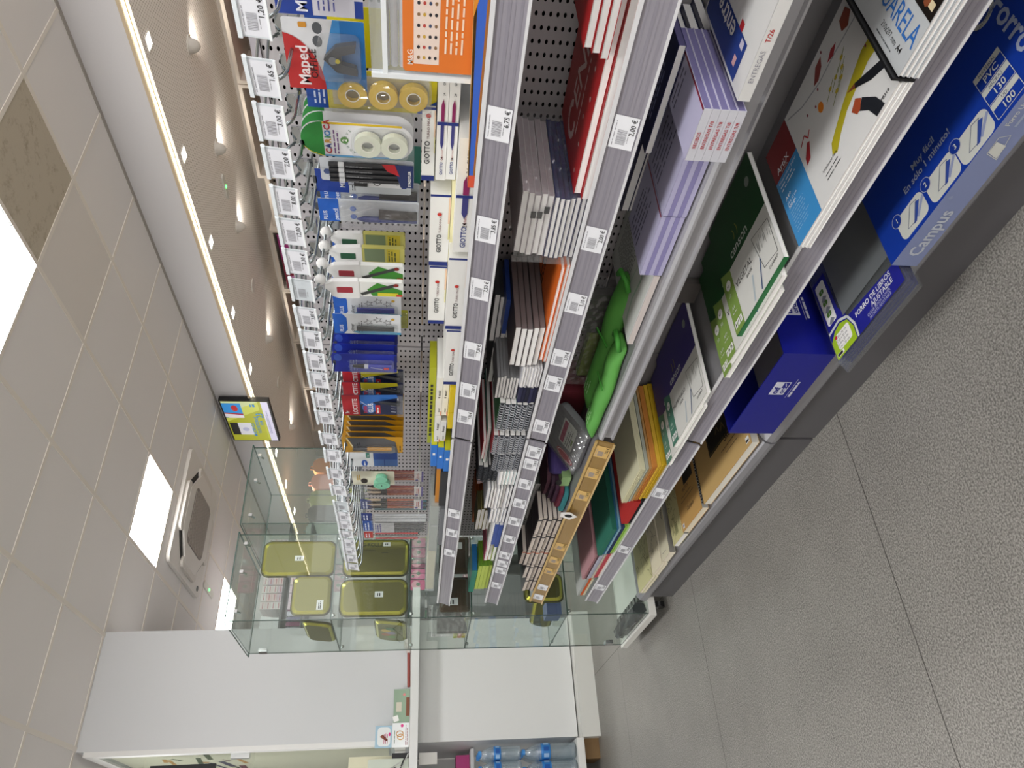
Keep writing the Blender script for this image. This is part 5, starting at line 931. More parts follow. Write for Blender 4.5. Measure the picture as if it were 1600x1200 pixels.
for k in range(5):
    z = .1560+.0052*k; o = .003*(4-k); t = thing('book_cover_sleeve', 'clear book cover pack between the two blue boxes, %s of its pile' % stackpos(k, 5), 'book cover pack', (.98, 1.04, z), 'clear book cover packs')
    xa, xb, y0, y1 = .862-o, 1.14, .912, 1.172; b = MB(); b.box(xa, y0, z, xb, y1+o, z+.0046, FILM2, b=None); b.build('clear_sleeve', t)
    b = MB(); NB = m('#23268f', .4); f = flat(xa+.006, y1-.004, z+.0048); W_ = y1-y0-.008
    if k < 4: b.rect(f, .004, .004, W_, .05, -.003, NB); b.build('insert', t); continue
    b.poly(f, [(.0, .0), (W_*.35, .0), (W_, .0), (W_, .048), (.075, .060), (.055, .10), (.052, .20), (0, .20)], 0, NB)
    b.poly(f, [(0, 0), (.080, 0), (.082, .03), (.070, .055), (.045, .065), (.020, .06), (0, .045)], .0004, m('#a4c61e', .45)); b.line(f, [(.086, 0), (.088, .03), (.074, .060), (.045, .072), (.0, .066)], .006, .0005, m('#d8dcd8', .4))
    b.prism(f, rrect(.016, .014, .070, .050, .006), .0005, .0008, PAPER); 
    for q in range(4): b.text(f, ['28 x 55 cm', '29 x 55 cm', '30 x 55 cm', '31 x 55 cm'][q], .024, .041-.0085*q, .0078, .001, INK); b.line(f, [(.018, .041-.0085*q), (.022, .041-.0085*q), (.022, .046-.0085*q), (.018, .046-.0085*q)], .0006, .001, INK, 1)
    b.poly(f, circ(.019, .0455, .005, .004, 9), .0012, m('#c8242c', .5)); b.rect(f, .004, .004, .030, .012, .0007, PAPER); b.fine(f, .005, .005, .024, 1, .012, .0009, INK, 9, .5)
    b.prism(f, rrect(.008, .082, .044, .19, .006), .0004, .0007, PAPER)
    for q in range(3): b.poly(f, rrect(.016, .16-.03*q, .034, .172-.03*q, .004, 3), .0009, m('#4a7a1f', .5)); b.text(f, str(q+1), .025, .162-.03*q, .010, .0011, PAPER, 'c'); b.poly(f, [(.014, .145-.03*q), (.026, .156-.03*q), (.038, .147-.03*q), (.026, .140-.03*q)], .0009, m('#8a8f96', .5))
    b.text(f, 'FORRO DE LIBROS', .098, .036, .0155, .0005, m('#e6e6ea', .5), bold=.014); b.text(f, 'AJUSTABLE', .150, .021, .0155, .0005, m('#e6e6ea', .5), bold=.014); b.text(f, 'CLEAR BOOK COVER', .130, .012, .0085, .0005, m('#c9cce0', .5)); b.text(f, 'JACKETS AJUSTABLE', .134, .004, .0085, .0005, m('#c9cce0', .5)); b.build('insert', t)
b = MB(); b.rect(flat(.874, 1.165, .1818), .06, .065, .25, .25, 0, m('#6f7375', .3)); b.build('grey_insert', t)
# open blue display box
t = thing('paper_display_box', 'open dark blue display box with a white front emblem, before the bay joint', 'display box', (1.03, 1.37, .155)); DB = m('#131a86', .35); INN = m('#c4c3bf', .6)
b = MB(); x0, x1, ya, yb = .912, 1.19, 1.205, 1.545; z0 = .156
b.box(x0, ya, z0, x0+.003, yb, z0+.118, DB, r=m('#77777a', .6)); b.build('front_wall', t)
b = MB(); b.box(x0+.003, ya, z0, x1, ya+.003, z0+.118, DB, f=INN); b.build('near_wall', t)
b = MB(); b.box(x0+.003, yb-.003, z0, x1, yb, z0+.118, DB, n=DB); b.build('far_wall', t)
b = MB(); b.box(x1-.003, ya+.003, z0, x1, yb-.003, z0+.118, DB); b.build('back_wall', t)
b = MB(); b.box(x0+.003, ya+.003, z0, x1-.003, yb-.003, z0+.004, INN); b.build('bottom', t)
def emblem(b, f, s):
    WT = m('#d4d6e2', .45); NV_ = DB
    b.rect(f, 0, 0, .052*s, .036*s, .0004, WT); b.rect(f, .030*s, .002*s, .050*s, .016*s, .0007, NV_); b.text(f, 'oxf', .004*s, .018*s, .020*s, .0008, NV_, bold=.04); b.text(f, 'ord', .006*s, .003*s, .018*s, .0008, NV_, bold=.03); b.line(f, [(.033*s, .006*s), (.047*s, .012*s)], .002*s, .0009, WT); b.line(f, [(-.012*s, -.010*s), (.064*s, -.010*s)], .0009*s, .0004, WT); b.fine(f, -.008*s, -.020*s, .068*s, 1, .009*s, .0004, WT, 5, .6)
b = MB(); emblem(b, aisle(x0-.0003, 1.365, z0+.052), 1); b.build('emblem_front', t)
b = MB(); emblem(b, nearf(1.02, ya-.0003, z0+.05), 1); b.build('emblem_near', t)
# tan and cream pads on the deck
TAN = m('#c9a76b', .6)
def d_sk(b, f, w, h):
    b.rect(f, .115, h*.36, w-.06, h*.80, .0004, m('#14110c', .4)); b.line(f, [(.122, h*.38), (w-.067, h*.38), (w-.067, h*.78), (.122, h*.78)], .002, .0006, m('#8a7440', .5), 1)
    Rs = random.Random(3)
    for q in range(12): a = .16+.10*Rs.random(); c_ = h*(.45+.25*Rs.random()); b.line(f, [(a, c_), (a+.02, c_+.015), (a+.03, c_-.005)], .003, .0007, m(['#6a5a3a', '#9a8a60', '#4a3c24'][q % 3], .5))
    b.text(f, 'Sketch', .235, h*.32, .034, .0006, INK, bold=.006); b.fine(f, .20, h*.26, .15, 1, .007, .0006, INK, 4, .3); b.fine(f, .23, h*.20, .10, 1, .006, .0006, INK, 5, .3); b.rect(f, w-.03, .01, w-.008, .028, .0006, PAPER); b.fine(f, w-.029, .013, .02, 1, .01, .0008, INK, 5, .6)
notebook(.930, 1.205, 1.622, 2.010, .1555, .022, TAN, 'large tan sketch pad with a black picture and handwritten title', deco=d_sk, name='sketch_pad', cat='sketch pad', pages=m('#e9e6da', .8))
b = MB()
for q in range(26): x = .94+.010*q; b.tube([(x, 2.006, .179), (x, 2.016, .181), (x, 2.021, .170), (x, 2.014, .160)], .0014, SPIR, 5)
b.build('wire_binding', bpy.data.objects['sketch_pad'])
def d_cp(b, f, w, h):
    b.rect(f, w-.11, h*.50, w-.02, h*.75, .0004, m('#17130d', .4)); b.text(f, 'SKETCH', w-.13, h*.44, .016, .0006, m('#4a3f28', .5), bold=.01); b.fine(f, w-.15, h*.38, .12, 1, .008, .0006, m('#4a3f28', .5), 4, .3); b.fine(f, w-.16, h*.33, .13, 1, .008, .0006, m('#4a3f28', .5), 6, .3); b.text(f, 'Campus', .075, h*.17, .020, .0006, INK); b.rect(f, .012, h*.03, .028, h*.09, .0006, PAPER); b.poly(f, circ(.020, h*.06, .005, n=8), .0008, m('#3a5a9a', .5))
notebook(.928, 1.19, 2.030, 2.225, .1555, .022, m('#c49a5a', .6), 'smaller tan pad beside the large sketch pad', deco=d_cp, name='sketch_pad', cat='sketch pad', near=m('#a8a8a4', .7), pages=m('#efe6cf', .8))
def d_scr(sd, frame=True):
    def d(b, f, w, h):
        Rs = random.Random(sd); K = m('#5c5838', .6)
        for q in range(22):
            a = w*(.12+.76*Rs.random()); c_ = h*(.12+.8*Rs.random()); p = [(a, c_)]
            for r in range(5): p.append((min(w-.004, max(.004, p[-1][0]+Rs.uniform(-.02, .02))), min(h-.004, max(.004, p[-1][1]+Rs.uniform(-.025, .025)))))
            b.line(f, p, .0012, .0005, K)
        if frame: b.rect(f, w*.40, h*.10, w*.62, h*.22, .0007, m('#8c8a5e', .6)); b.line(f, [(w*.38, h*.09), (w*.64, h*.09), (w*.64, h*.23), (w*.38, h*.23)], .0012, .0009, K, 1)
    return d
notebook(.928, 1.19, 2.232, 2.345, .1555, .018, m('#cfc995', .6), 'cream green pad with drawn faces and a small frame, next to the smaller tan pad', deco=d_scr(4), name='drawing_pad', cat='drawing pad', near=m('#6a6a64', .7))
def d_vt(b, f, w, h): g = Fr(f.p(w*.72, h*.9, 0), (-1, 0, 0), (0, -1, 0)); b.text(g, 'watercolour', 0, 0, .022, .0006, INK, bold=.01); b.fine(f, w*.2, h*.08, .05, 1, .006, .0006, INK, 3, .3)
notebook(.922, 1.19, 2.385, 2.475, .1555, .022, m('#d9d3b8', .6), 'cream pad with one line of black script, between the two drawn pads', deco=d_vt, name='drawing_pad', cat='drawing pad', near=m('#86847c', .7), pages=m('#efe8d4', .8))
for k in range(2):
    notebook(.918, 1.19, 2.482, 2.60, .1555+.012*k, .0115, m('#e4dcc0', .6), 'cream watercolour pad near the deck end, %s of two' % ['lower', 'upper'][k], 'cream pads', name='drawing_pad', cat='drawing pad', pages=m('#efe8d4', .8), deco=d_scr(8, False) if k else None)
for k in range(2): notebook(.915, 1.19, 2.606, 2.80, .1555+.012*k, .0115, m('#cfcc98', .6), 'cream green scribbled pad at the deck end, %s of two' % ['lower', 'upper'][k], 'scribbled pads at the deck end', name='drawing_pad', cat='drawing pad', pages=m('#efe8d4', .8), deco=d_scr(15, False) if k else None)
# ================================================================ goods hanging on the hooks
def hang(name, lab, cat, X, y0, y1, z0, z1, base, deco, group=None, r=.004, tilt=0.0, thick=.0008, hole=None, part='card'):
    """a card or bag hung face to the aisle; y0 is its near edge"""
    t = thing(name, lab, cat, (X, (y0+y1)/2, z0), group); w = y1-y0; h = z1-z0
    f = Fr((X+tilt*h, y1, z0), (0, -1, 0), (-tilt, 0, 1)); b = MB()
    b.prism(f, rrect(0, 0, w, h, r), -thick, 0, base)
    hy = (y1-hole) if hole else w/2
    b.poly(f, rrect(hy-.009, 1.243-z0, hy+.009, 1.250-z0, .003, 3), .0004, m('#4a4c50', .6)) if hole is not False else None
    b.build(part, t); deco(t, f, w, h); return t
def part(t, name, fn, **k):
    b = MB(); fn(b); return b.build(name, t, **k)
def bubble(t, f, a0, b0, a1, b1, d=.014, r=.006, mt=None):
    b = MB(); b.prism(f, rrect(a0, b0, a1, b1, r), .001, d, mt or BLIS); return b.build('blister', t, bevel=.002)
BM = m('#1f3f98', .4)
# scissors pack
def d_sc(t, f, w, h):
    part(t, 'header', lambda b: (b.rect(f, 0, h*.58, w, h, .0005, BM), b.text(f, 'MILAN', .004, h*.64, .022, .0009, m('#e8eaf4', .5), bold=.02), b.fine(f, .008, h*.50, .045, 4, .007, .0006, m('#5a5fa8', .5), 3, .3), b.rect(f, 0, 0, w*.25, .012, .0006, BM)))
    def sc(b):
        V = m('#3a2f7a', .35); S = m('#d8dadc', .15, 1)
        b.prism(f, [(w*.42, h*.10), (w*.52, h*.06), (w*.60, h*.20), (w*.70, h*.44), (w*.62, h*.50), (w*.50, h*.30)], .003, .009, S)
        b.line(f, circ(w*.72, h*.30, .014, .020, 14), .006, .011, V, 1); b.line(f, circ(w*.50, h*.26, .012, .016, 14), .006, .012, V, 1)
    part(t, 'scissors', sc); bubble(t, f, w*.34, h*.04, w*.95, h*.56)
hang('scissors_pack', 'hanging pack of children scissors with a royal blue header, at the photo edge', 'scissors pack', 1.03, .498, .598, 1.141, 1.262, m('#dcdbe6', .4), d_sc)
def d_ma(t, f, w, h):
    part(t, 'printing', lambda b: (b.rect(f, 0, 0, w, h*.30, .0003, m('#1f6fb4', .4)), b.poly(f, [(0, h*.30), (w, h*.30), (w, h*.38), (w*.45, h*.52), (0, h*.62)], .0003, m('#3f8ccc', .4)),
        b.poly(f, [(0, h)]+[(x, y) for x, y in circ(0, h*1.06, w*.80, h*.53, 20, -90, -8)]+[(w*.80, h)], .0007, m('#b92a2a', .4)), b.text(f, 'Maped', .006, h*.72, .024, .0011, m('#ecdede', .5), bold=.02), b.text(f, 'OFFICE', .018, h*.62, .015, .0011, m('#26181a', .5), bold=.01),
        b.prism(f, rrect(w*.88, h*.70, w*.95, h*.80, .002), .0005, .001, m('#c98a2c', .4)), b.poly(f, circ(w*.70, h*.585, .009, .007, 14), .0004, m('#55585c', .4)), b.poly(f, circ(w*.88, h*.575, .009, .007, 14), .0004, m('#55585c', .4))))
    def sr(b):
        K = m('#3c3e42', .35); b.prism(f, [(w*.30, h*.10), (w*.34, h*.36), (w*.52, h*.52), (w*.70, h*.36), (w*.76, h*.10), (w*.64, h*.12), (w*.58, h*.30), (w*.46, h*.30), (w*.42, h*.12)], .002, .013, K)
        b.prism(f, circ(w*.52, h*.40, .006, n=14), .013, .016, m('#7c8084', .3)); b.prism(f, circ(w*.52, h*.34, .0035, n=10), .014, .0165, m('#c9b82a', .4))
    part(t, 'staple_remover', sr, bevel=.0015); bubble(t, f, w*.24, h*.05, w*.84, h*.58, .020, .012)
hang('staple_remover_pack', 'blue and red hanging card holding a black staple remover, largest of the hanging packs', 'staple remover pack', 1.025, .600, .712, 1.141, 1.257, m('#d9dadc', .4), d_ma, hole=.64)
def rolls(t, f, cs, r, mt, body='tape_roll'):
    for (a, q) in cs:
        b = MB(); n = 24; O = circ(a, q, r, n=n); I = circ(a, q, r*.5, n=n); I2 = circ(a, q, r*.43, n=n)
        vs = [f.p(x, y, .003) for x, y in O]+[f.p(x, y, .014) for x, y in O]+[f.p(x, y, .014) for x, y in I]+[f.p(x, y, .004) for x, y in I]
        for i, j in ((0, 1), (1, 2), (2, 3)): b.add(vs, [(i*n+k, i*n+(k+1) % n, j*n+(k+1) % n, j*n+k) for k in range(n)], mt)
        vs = [f.p(x, y, .0145) for x, y in I]+[f.p(x, y, .0145) for x, y in I2]; b.add(vs, [(k, (k+1) % n, n+(k+1) % n, n+k) for k in range(n)], m('#ece9dc', .4)); b.build(body, t)
YEL = m('#d6c812', .4)
def d_yt(t, f, w, h):
    part(t, 'printing', lambda b: (b.rect(f, 0, h*.84, w, h, .0004, m('#1f4a9c', .4)), b.fine(f, .008, h*.93, w-.02, 3, .007, .0008, m('#c8d2e8', .5), 4, .4), b.rect(f, .008, .012, w-.008, h*.80, .0004, m('#c9c09a', .4)), b.poly(f, [(.0, .0), (.024, .0), (.004, .03), (0, .03)], .0008, m('#1f4a9c', .4))))
    rolls(t, f, [(w/2, .036), (w/2, .083), (w/2, .130)], .0225, m('#d9b84a', .3)); bubble(t, f, .004, .008, w-.004, h*.82, .017, .008, FILM)
hang('tape_pack', 'yellow hanging bag with three rolls of clear tape and a blue header', 'tape pack', 1.035, .683, .752, 1.034, 1.236, YEL, d_yt, hole=.722)
hang('tape_pack', 'second yellow tape bag mostly hidden behind the first one and the marker case', 'tape pack', 1.10, .62, .72, 1.03, 1.236, YEL, lambda t, f, w, h: part(t, 'header', lambda b: b.rect(f, 0, h*.84, w, h, .0004, m('#1f4a9c', .4))), hole=.722)
GRN = m('#2f8a3c', .4)
def d_ca(t, f, w, h):
    def pr(b):
        b.poly(f, [(0, h*.80)]+[(w/2+w/2*math.cos(a), h*.80+h*.2*math.sin(a)) for a in [math.radians(180-q*12) for q in range(16)]]+[(w, h*.80)], .0004, GRN)
        b.line(f, [(0, h*.80), (w*.12, h*.92), (w*.3, h*.99)], .0012, .0008, m('#e8d44a', .5)); b.rect(f, w*.94, h*.1, w, h*.80, .0006, m('#d8b82a', .4)); b.rect(f, 0, h*.12, w*.05, h*.8, .0006, m('#5a9ac8', .4))
        x = .006
        for ch, cc in zip('CARIOCA', ('#b3242c', '#2a3a80', '#c8922a', '#2f8a4a', '#2f78b8', '#b3242c', '#b3242c')): b.text(f, ch, x, h*.735, .0135, .0009, m(cc, .5), bold=.03); x += text_geo(ch, .03)[2]*.0135+.0007
        b.fine(f, .006, h*.70, w*.85, 2, .0055, .0007, m('#6a3a7a', .5), 3, .35); b.poly(f, circ(w*.5, h*.615, .0065, n=16), .0007, m('#5a8a4a', .5)); b.text(f, '2', w*.5, h*.595, .010, .001, PAPER, 'c', .02)
        for q in range(9): a = math.radians(150-q*15); b.text(Fr(f.p(w/2+.024*math.cos(a), h*.46+.024*math.sin(a), 0), f.ux*math.sin(a)-f.uy*math.cos(a), f.ux*math.cos(a)+f.uy*math.sin(a)), 'ADHESIVE TAPE'[q], 0, 0, .006, .0008, m('#4a7a5a', .5), 'c')
    part(t, 'printing', pr); rolls(t, f, [(w*.5, .030), (w*.5, .072)], .0215, m('#d9dcc8', .2)); bubble(t, f, .006, .006, w-.006, .098, .017, .02)
for k in range(4):
    hang('tape_roll_card', 'green topped card with two clear tape rolls, %s on its hook' % ['backmost of the four', 'third from the front', 'second from the front', 'frontmost'][k], 'tape card', 1.06-.02*k, .752-.004*(3-k), .818-.004*(3-k), 1.070, 1.248, m('#dfe0e2', .4), d_ca if k == 3 else (lambda t, f, w, h: part(t, 'green_top', lambda b: b.poly(f, [(0, h*.80)]+[(w/2+w/2*math.cos(a), h*.80+h*.2*math.sin(a)) for a in [math.radians(180-q*12) for q in range(16)]]+[(w, h*.80)], .0004, GRN))), 'green topped tape cards', r=.03, hole=.798-.004*(3-k))
def d_st(t, f, w, h):
    for k in range(4):
        a = w*(.16+.22*k); b = MB(); b.tube([f.p(a, h*.16, .006), f.p(a, h*.90, .006)], .0042, m('#26272b', .35), 10); b.tube([f.p(a, h*.74, .006), f.p(a, h*.80, .006)], .0046, m('#d4d6d8', .35), 10); b.text(Fr(f.p(a-.0015, h*.72, .0108), (0, 0, -1), (0, -1, 0)), 'STAEDTLER pigment liner', 0, 0, .0042, 0, m('#c9cbd0', .5)); b.build('fineliner', t, smooth=False)
    part(t, 'printing', lambda b: (b.poly(f, [(0, 0), (w, 0), (w, h*.22), (0, h*.14)], .0112, m('#23305f', .4)), b.poly(f, [(w*.5, h*.15), (w, h*.20), (w, h*.34), (w*.7, h*.28)], .0114, m('#b8242c', .4)), b.text(f, 'STAEDTLER', .003, .005, .0068, .0118, PAPER, bold=.02), b.poly(f, circ(w*.4, h*.93, .006, n=14), .001, m('#4a5a8a', .5))))
hang('fineliner_pack', 'clear pack of black fineliner pens with a navy and red foot', 'fineliner pack', 1.05, .862, .912, 1.070, 1.232, m('#c8ccd2', .4), d_st, hole=.876)
def d_gb(t, f, w, h): part(t, 'printing', lambda b: (b.rect(f, 0, 0, w, .012, .0004, m('#2f7a6a', .4)), b.rect(f, .004, .014, w*.55, h*.6, .0004, m('#c9ccd2', .4)), b.text(Fr(f.p(w*.3, h*.5, 0), (0, 0, -1), (0, -1, 0)), 'MINAS', 0, 0, .010, .0008, m('#2a3a80', .5))))
hang('lead_refill_card', 'teal edged refill card showing behind the fineliner pack', 'refill card', 1.10, .868, .955, 1.058, 1.21, m('#9ab4b0', .4), d_gb, hole=False)
def d_m2(t, f, w, h):
    def pr(b):
        b.rect(f, 0, h*.66, w, h, .0004, BM); b.text(Fr(f.p(w*.95, h*.70, 0), (0, -1, 0), (0, 0, 1)), 'MILAN', 0, 0, .013, .0008, m('#e8eaf4', .5), 'r', .02); b.fine(f, .006, h*.62, w-.02, 2, .004, .0006, INK, 4, .3)
        b.rect(f, w*.3, h*.05, w*.75, h*.45, .0006, m('#eceef0', .4)); b.line(f, circ(w*.5, h*.36, .006, n=12), .0015, .0009, INK, 1); Rs = random.Random(2)
        for q in range(6): a = w*(.35+.3*Rs.random()); c_ = h*(.08+.24*Rs.random()); b.line(f, [(a, c_), (a+.006, c_+.004), (a+.003, c_+.009)], .0006, .0009, INK)
        b.rect(f, w*.3, h*.05, w*.75, h*.10, .001, m('#2a3a80', .5))
    part(t, 'printing', pr); part(t, 'mechanical_pencil', lambda b: (b.tube([f.p(w*.5, h*.46, .006), f.p(w*.5, h*.60, .006)], .004, BLACK, 8), b.tube([f.p(w*.5, h*.60, .006), f.p(w*.5, h*.66, .006)], .002, m('#8a8e94', .3, .6), 8)))
hang('mechanical_pencil_pack', 'blue topped hanging pack with a mechanical pencil, beside the fineliners', 'pencil pack', 1.065, .900, .952, 1.075, 1.245, m('#c9cfd2', .4), d_m2, hole=.925)
BP = m('#1f5fc0', .35)
def d_pn(t, f, w, h):
    part(t, 'header', lambda b: (b.rect(f, 0, h*.80, w, h, .0005, BP), b.text(f, 'pencil', .004, h*.81, .012, .0009, m('#dfe6f4', .5), bold=.02), b.text(f, 'PLUS', .004, h*.92, .010, .0009, m('#dfe6f4', .5), bold=.02), b.poly(f, circ(w*.25, h*.66, .006, n=14), .0009, BP), b.poly(f, circ(w*.6, h*.66, .006, n=14), .0009, BP), b.line(f, [(w*.2, h*.78), (w*.7, h*.45)], .0008, .0009, m('#f6f8fa', .3)), b.line(f, [(w*.5, h*.78), (w*.75, h*.5)], .0008, .0009, m('#f6f8fa', .3))))
    def pen(b):
        b.tube([f.p(w*.5, h*.02, .008), f.p(w*.52, h*.40, .008)], [.0085, .0095], m('#2c2420', .3), 12); b.tube([f.p(w*.30, h*.02, .009), f.p(w*.30, h*.55, .009), f.p(w*.30, h*.62, .009)], [.005, .006, .002], m('#1f2f7a', .3), 12)
    part(t, 'correction_pen', pen, smooth=True); bubble(t, f, .002, 0, w-.002, h*.78, .019, .006, FILM)
for k, (X, y0, y1) in enumerate(((1.085, .940, .990), (1.05, .955, 1.010))): hang('pen_pack', 'clear bag with a dark pen and blue pencil header, %s of the two' % ['rear', 'front'][k], 'pen pack', X, y0, y1, 1.060, 1.244, m('#c9ced4', .35), d_pn, 'blue headed pen bags', hole=.975)
# white roller devices on one hook
for k, X in enumerate((1.108, 1.069, 1.022, .979)):
    red = k > 1; t = thing('correction_roller', 'white ball-topped roller with a %s, %s from the back on its hook' % ('dark red window' if red else 'dark green window', ['first', 'second', 'third', 'fourth'][k]), 'correction roller', (X, 1.097, 1.09), 'white ball-topped rollers'); y = 1.097+.022; f = aisle(X, y+.026, 1.088)
    WH = m('#e4e4e2', .35); b = MB(); b.lathe((X-.0, 1.097, 1.2465), [(.0035, -.010), (.008, -.008), (.011, -.003), (.0115, 0), (.011, .003), (.008, .008), (.0035, .010)], WH, 18, 'X'); b.build('hanging_ball', t, smooth=True)
    b = MB(); b.prism(f, [(.004, .085), (.002, .125), (.008, .138), (.022, .142), (.030, .150), (.040, .150), (.050, .136), (.052, .110), (.054, .085)], -.006, .006, WH); b.build('grip', t, bevel=.004, seg=3)
    part(t, 'colour_window', lambda b: b.prism(f, rrect(.020, .098, .036, .128, .002), .006, .0068, m('#9c2f3a' if red else '#23573c', .35)))
    def low(b):
        b.prism(f, rrect(.010, .0, .052, .086, .004), -.005, .005, m('#c4bf6a' if not red else '#e2e4df', .35)); Rs = random.Random(k)
        if red: b.poly(f, [(.012, .002), (.03, .002), (.05, .05), (.03, .07), (.012, .06)], .0054, m('#3f8a2f', .4)); b.line(f, [(.016, .082), (.030, .05), (.046, .012)], .008, .0057, m('#3c3e3c', .4)); b.rect(f, .012, .01, .022, .05, .006, m('#d6cc3a', .4)) if k == 3 else None; b.poly(f, circ(.045, .014, .005, n=8), .0062, m('#8a2a24', .4)); b.rect(f, .012, .002, .018, .014, .0062, m('#c8442a', .4))
        else: b.rect(f, .014, .040, .050, .080, .0054, m('#7a8a6a', .4)); b.rect(f, .014, .010, .05, .036, .0054, m('#c9b83a', .4)); b.fine(f, .016, .030, .03, 3, .006, .0057, m('#3a4a2a', .5), 2, .4)
    part(t, 'printed_body', low, bevel=.001)
# refills
def d_re(cc):
    def d(t, f, w, h):
        def pr(b):
            b.poly(f, [(0, h*.86), (w*.0, h), (w, h), (w, h*.86), (w*.8, h*.80), (w*.2, h*.80)], .0004, BP); b.text(f, 'PLUS', .008, h*.86, .011, .0009, m('#e6ecf6', .5), bold=.02); b.text(f, 'olivier', .008, h*.70, .011, .0006, INK); b.fine(f, .008, h*.62, w*.6, 2, .006, .0006, INK, 3, .3)
            b.poly(f, [(0, 0), (w*.1, 0), (w*.28, h*.6), (w*.1, h*.72), (0, h*.6)], .0005, m('#3f9cc4', .4))
            for q in range(3): c_ = (w*(.62+.12*(q % 2)), h*(.20+.14*q)); pts = [(c_[0]+(.010 if i % 2 == 0 else .004)*math.cos(math.radians(90+36*i)), c_[1]+(.010 if i % 2 == 0 else .004)*math.sin(math.radians(90+36*i))) for i in range(10)]; b.line(f, pts, .0008, .0007, INK, 1)
            b.poly(f, circ(w*.78, h*.12, .004, n=8), .0008, m('#c9a23a', .5))
        part(t, 'printing', pr)
        for q in range(3): b = MB(); a = w*(.28+.075*q); b.tube([f.p(a, h*.10, .004), f.p(a, h*.66, .004)], .0026, m(cc, .3), 8); b.build('ink_refill', t)
        bubble(t, f, w*.18, h*.05, w*.56, h*.70, .010, .005)
    return d
for k, (X, y0, cc, lab) in enumerate(((1.13, 1.135, '#26305a', 'hanging farthest back behind the white rollers'), (1.09, 1.15, '#26305a', 'hanging behind the white rollers'), (1.075, 1.185, '#2c2f86', 'with blue refills, half hidden'), (1.05, 1.222, '#2c2f86', 'with blue refills, in front'), (1.02, 1.248, '#2a2c2e', 'with black refills, frontmost'))):
    hang('refill_card', 'white starred refill card %s' % lab, 'refill card', X, y0, y0+.068, 1.096, 1.240, m('#dcdfe2', .4), d_re(cc), 'starred refill cards')
# blue pen blisters
def d_pi(t, f, w, h):
    def pr(b):
        b.text(f, 'bolígrafo', .006, h*.70, .012, .0006, m('#8a98d0', .5)); b.fine(f, .008, h*.66, w*.7, 2, .006, .0006, m('#7a88c8', .5), 3, .3); b.rect(f, w*.2, 0, w*.95, .006, .0006, m('#16206a', .5)); b.poly(f, circ(w*.8, h*.9, w*.2, h*.06, 14), .0005, m('#3a5ac0', .4))
    part(t, 'printing', pr)
    part(t, 'pen', lambda b: (b.tube([f.p(w*.45, h*.08, .006), f.p(w*.45, h*.44, .006)], .0055, m('#1f2c9c', .3), 10), b.tube([f.p(w*.45, h*.44, .006), f.p(w*.45, h*.50, .006)], .0056, m('#b9bcc4', .3), 10), b.tube([f.p(w*.45, h*.50, .006), f.p(w*.45, h*.68, .006)], [.0055, .003], m('#16181f', .3), 10), b.rect(f, w*.38, h*.12, w*.5, h*.20, .0118, m('#c8323a', .4)), b.line(f, [(w*.40, h*.22), (w*.50, h*.40)], .0012, .0118, PAPER)))
    bubble(t, f, w*.2, h*.04, w*.72, h*.72, .014, .006)
for k in range(6):
    X = 1.115-.023*k; hang('blue_pen_card', 'royal blue pen card, %s of six on one hook' % ['backmost', 'fifth from the front', 'fourth from the front', 'third from the front', 'second from the front', 'frontmost'][k], 'pen card', X, 1.335+.006*k, 1.405+.006*k, 1.106, 1.252, m('#182a9c', .35), d_pi, 'royal blue pen cards')
hang('yellow_green_card', 'yellow green card peeping out below the royal blue pen cards', 'card', 1.16, 1.40, 1.47, 1.085, 1.20, m('#a8a82a', .4), lambda t, f, w, h: bubble(t, f, .005, .002, w-.005, h*.5), hole=False)
def d_lo(t, f, w, h):
    def pr(b):
        b.rect(f, 0, h*.72, w, h, .0004, m('#b8202c', .4)); b.text(f, 'LOCTITE', .005, h*.76, .0155, .0009, m('#efe6e6', .5), bold=.03, sx=1.15); b.text(f, '3g', .008, h*.90, .014, .0009, m('#efe6e6', .5), bold=.03)
        b.rect(f, 0, 0, w, h*.72, .0004, m('#1c2547', .4)); b.poly(f, [(w*.55, h*.70), (w, h*.70), (w, h*.10), (w*.85, h*.08)], .0007, m('#c9bf2a' if w < .09 else '#2f6ab8', .4)); b.poly(f, circ(w*.38, h*.56, w*.30, h*.12, 14), .0006, m('#2f6ab8', .4))
        b.text(f, 'SUPER', .010, h*.60, .012, .0009, m('#c8323a', .5), bold=.03); b.text(f, 'GLUE', .012, h*.50, .017, .0010, m('#e6eaf2', .5), bold=.03); b.rect(f, .006, h*.38, w*.5, h*.46, .0009, m('#c22430', .4)); b.fine(f, .010, h*.41, w*.36, 1, .006, .0012, PAPER, 3, .5)
        for q in range(4): b.line(f, [(.012+.014*q, h*.12), (.014+.014*q, h*.20)], .002, .0009, m('#c9ccd6', .5))
        b.line(f, [(w*.7, h*.70), (w*.5, h*.60), (w*.62, h*.50)], .0012, .0012, PAPER)
    part(t, 'printing', pr); part(t, 'glue_tube', lambda b: b.tube([f.p(w*.60, h*.06, .006), f.p(w*.72, h*.34, .006), f.p(w*.76, h*.40, .006)], [.006, .004, .0015], m('#2a2d34', .3), 10)); bubble(t, f, w*.1, -.004, w*.95, h*.10, .014)
for k, (X, y0, y1, lab, ti) in enumerate(((1.055, 1.500, 1.586, 'frontal with a yellow corner', 0), (1.035, 1.53, 1.61, 'in the middle, mostly hidden', 0), (1.00, 1.535, 1.627, 'leaning, nearest the aisle', .03))): hang('glue_card', 'red and navy super glue card, %s' % lab, 'glue card', X, y0, y1, 1.094, 1.242, m('#1c2547', .4), d_lo, 'super glue cards', tilt=ti)
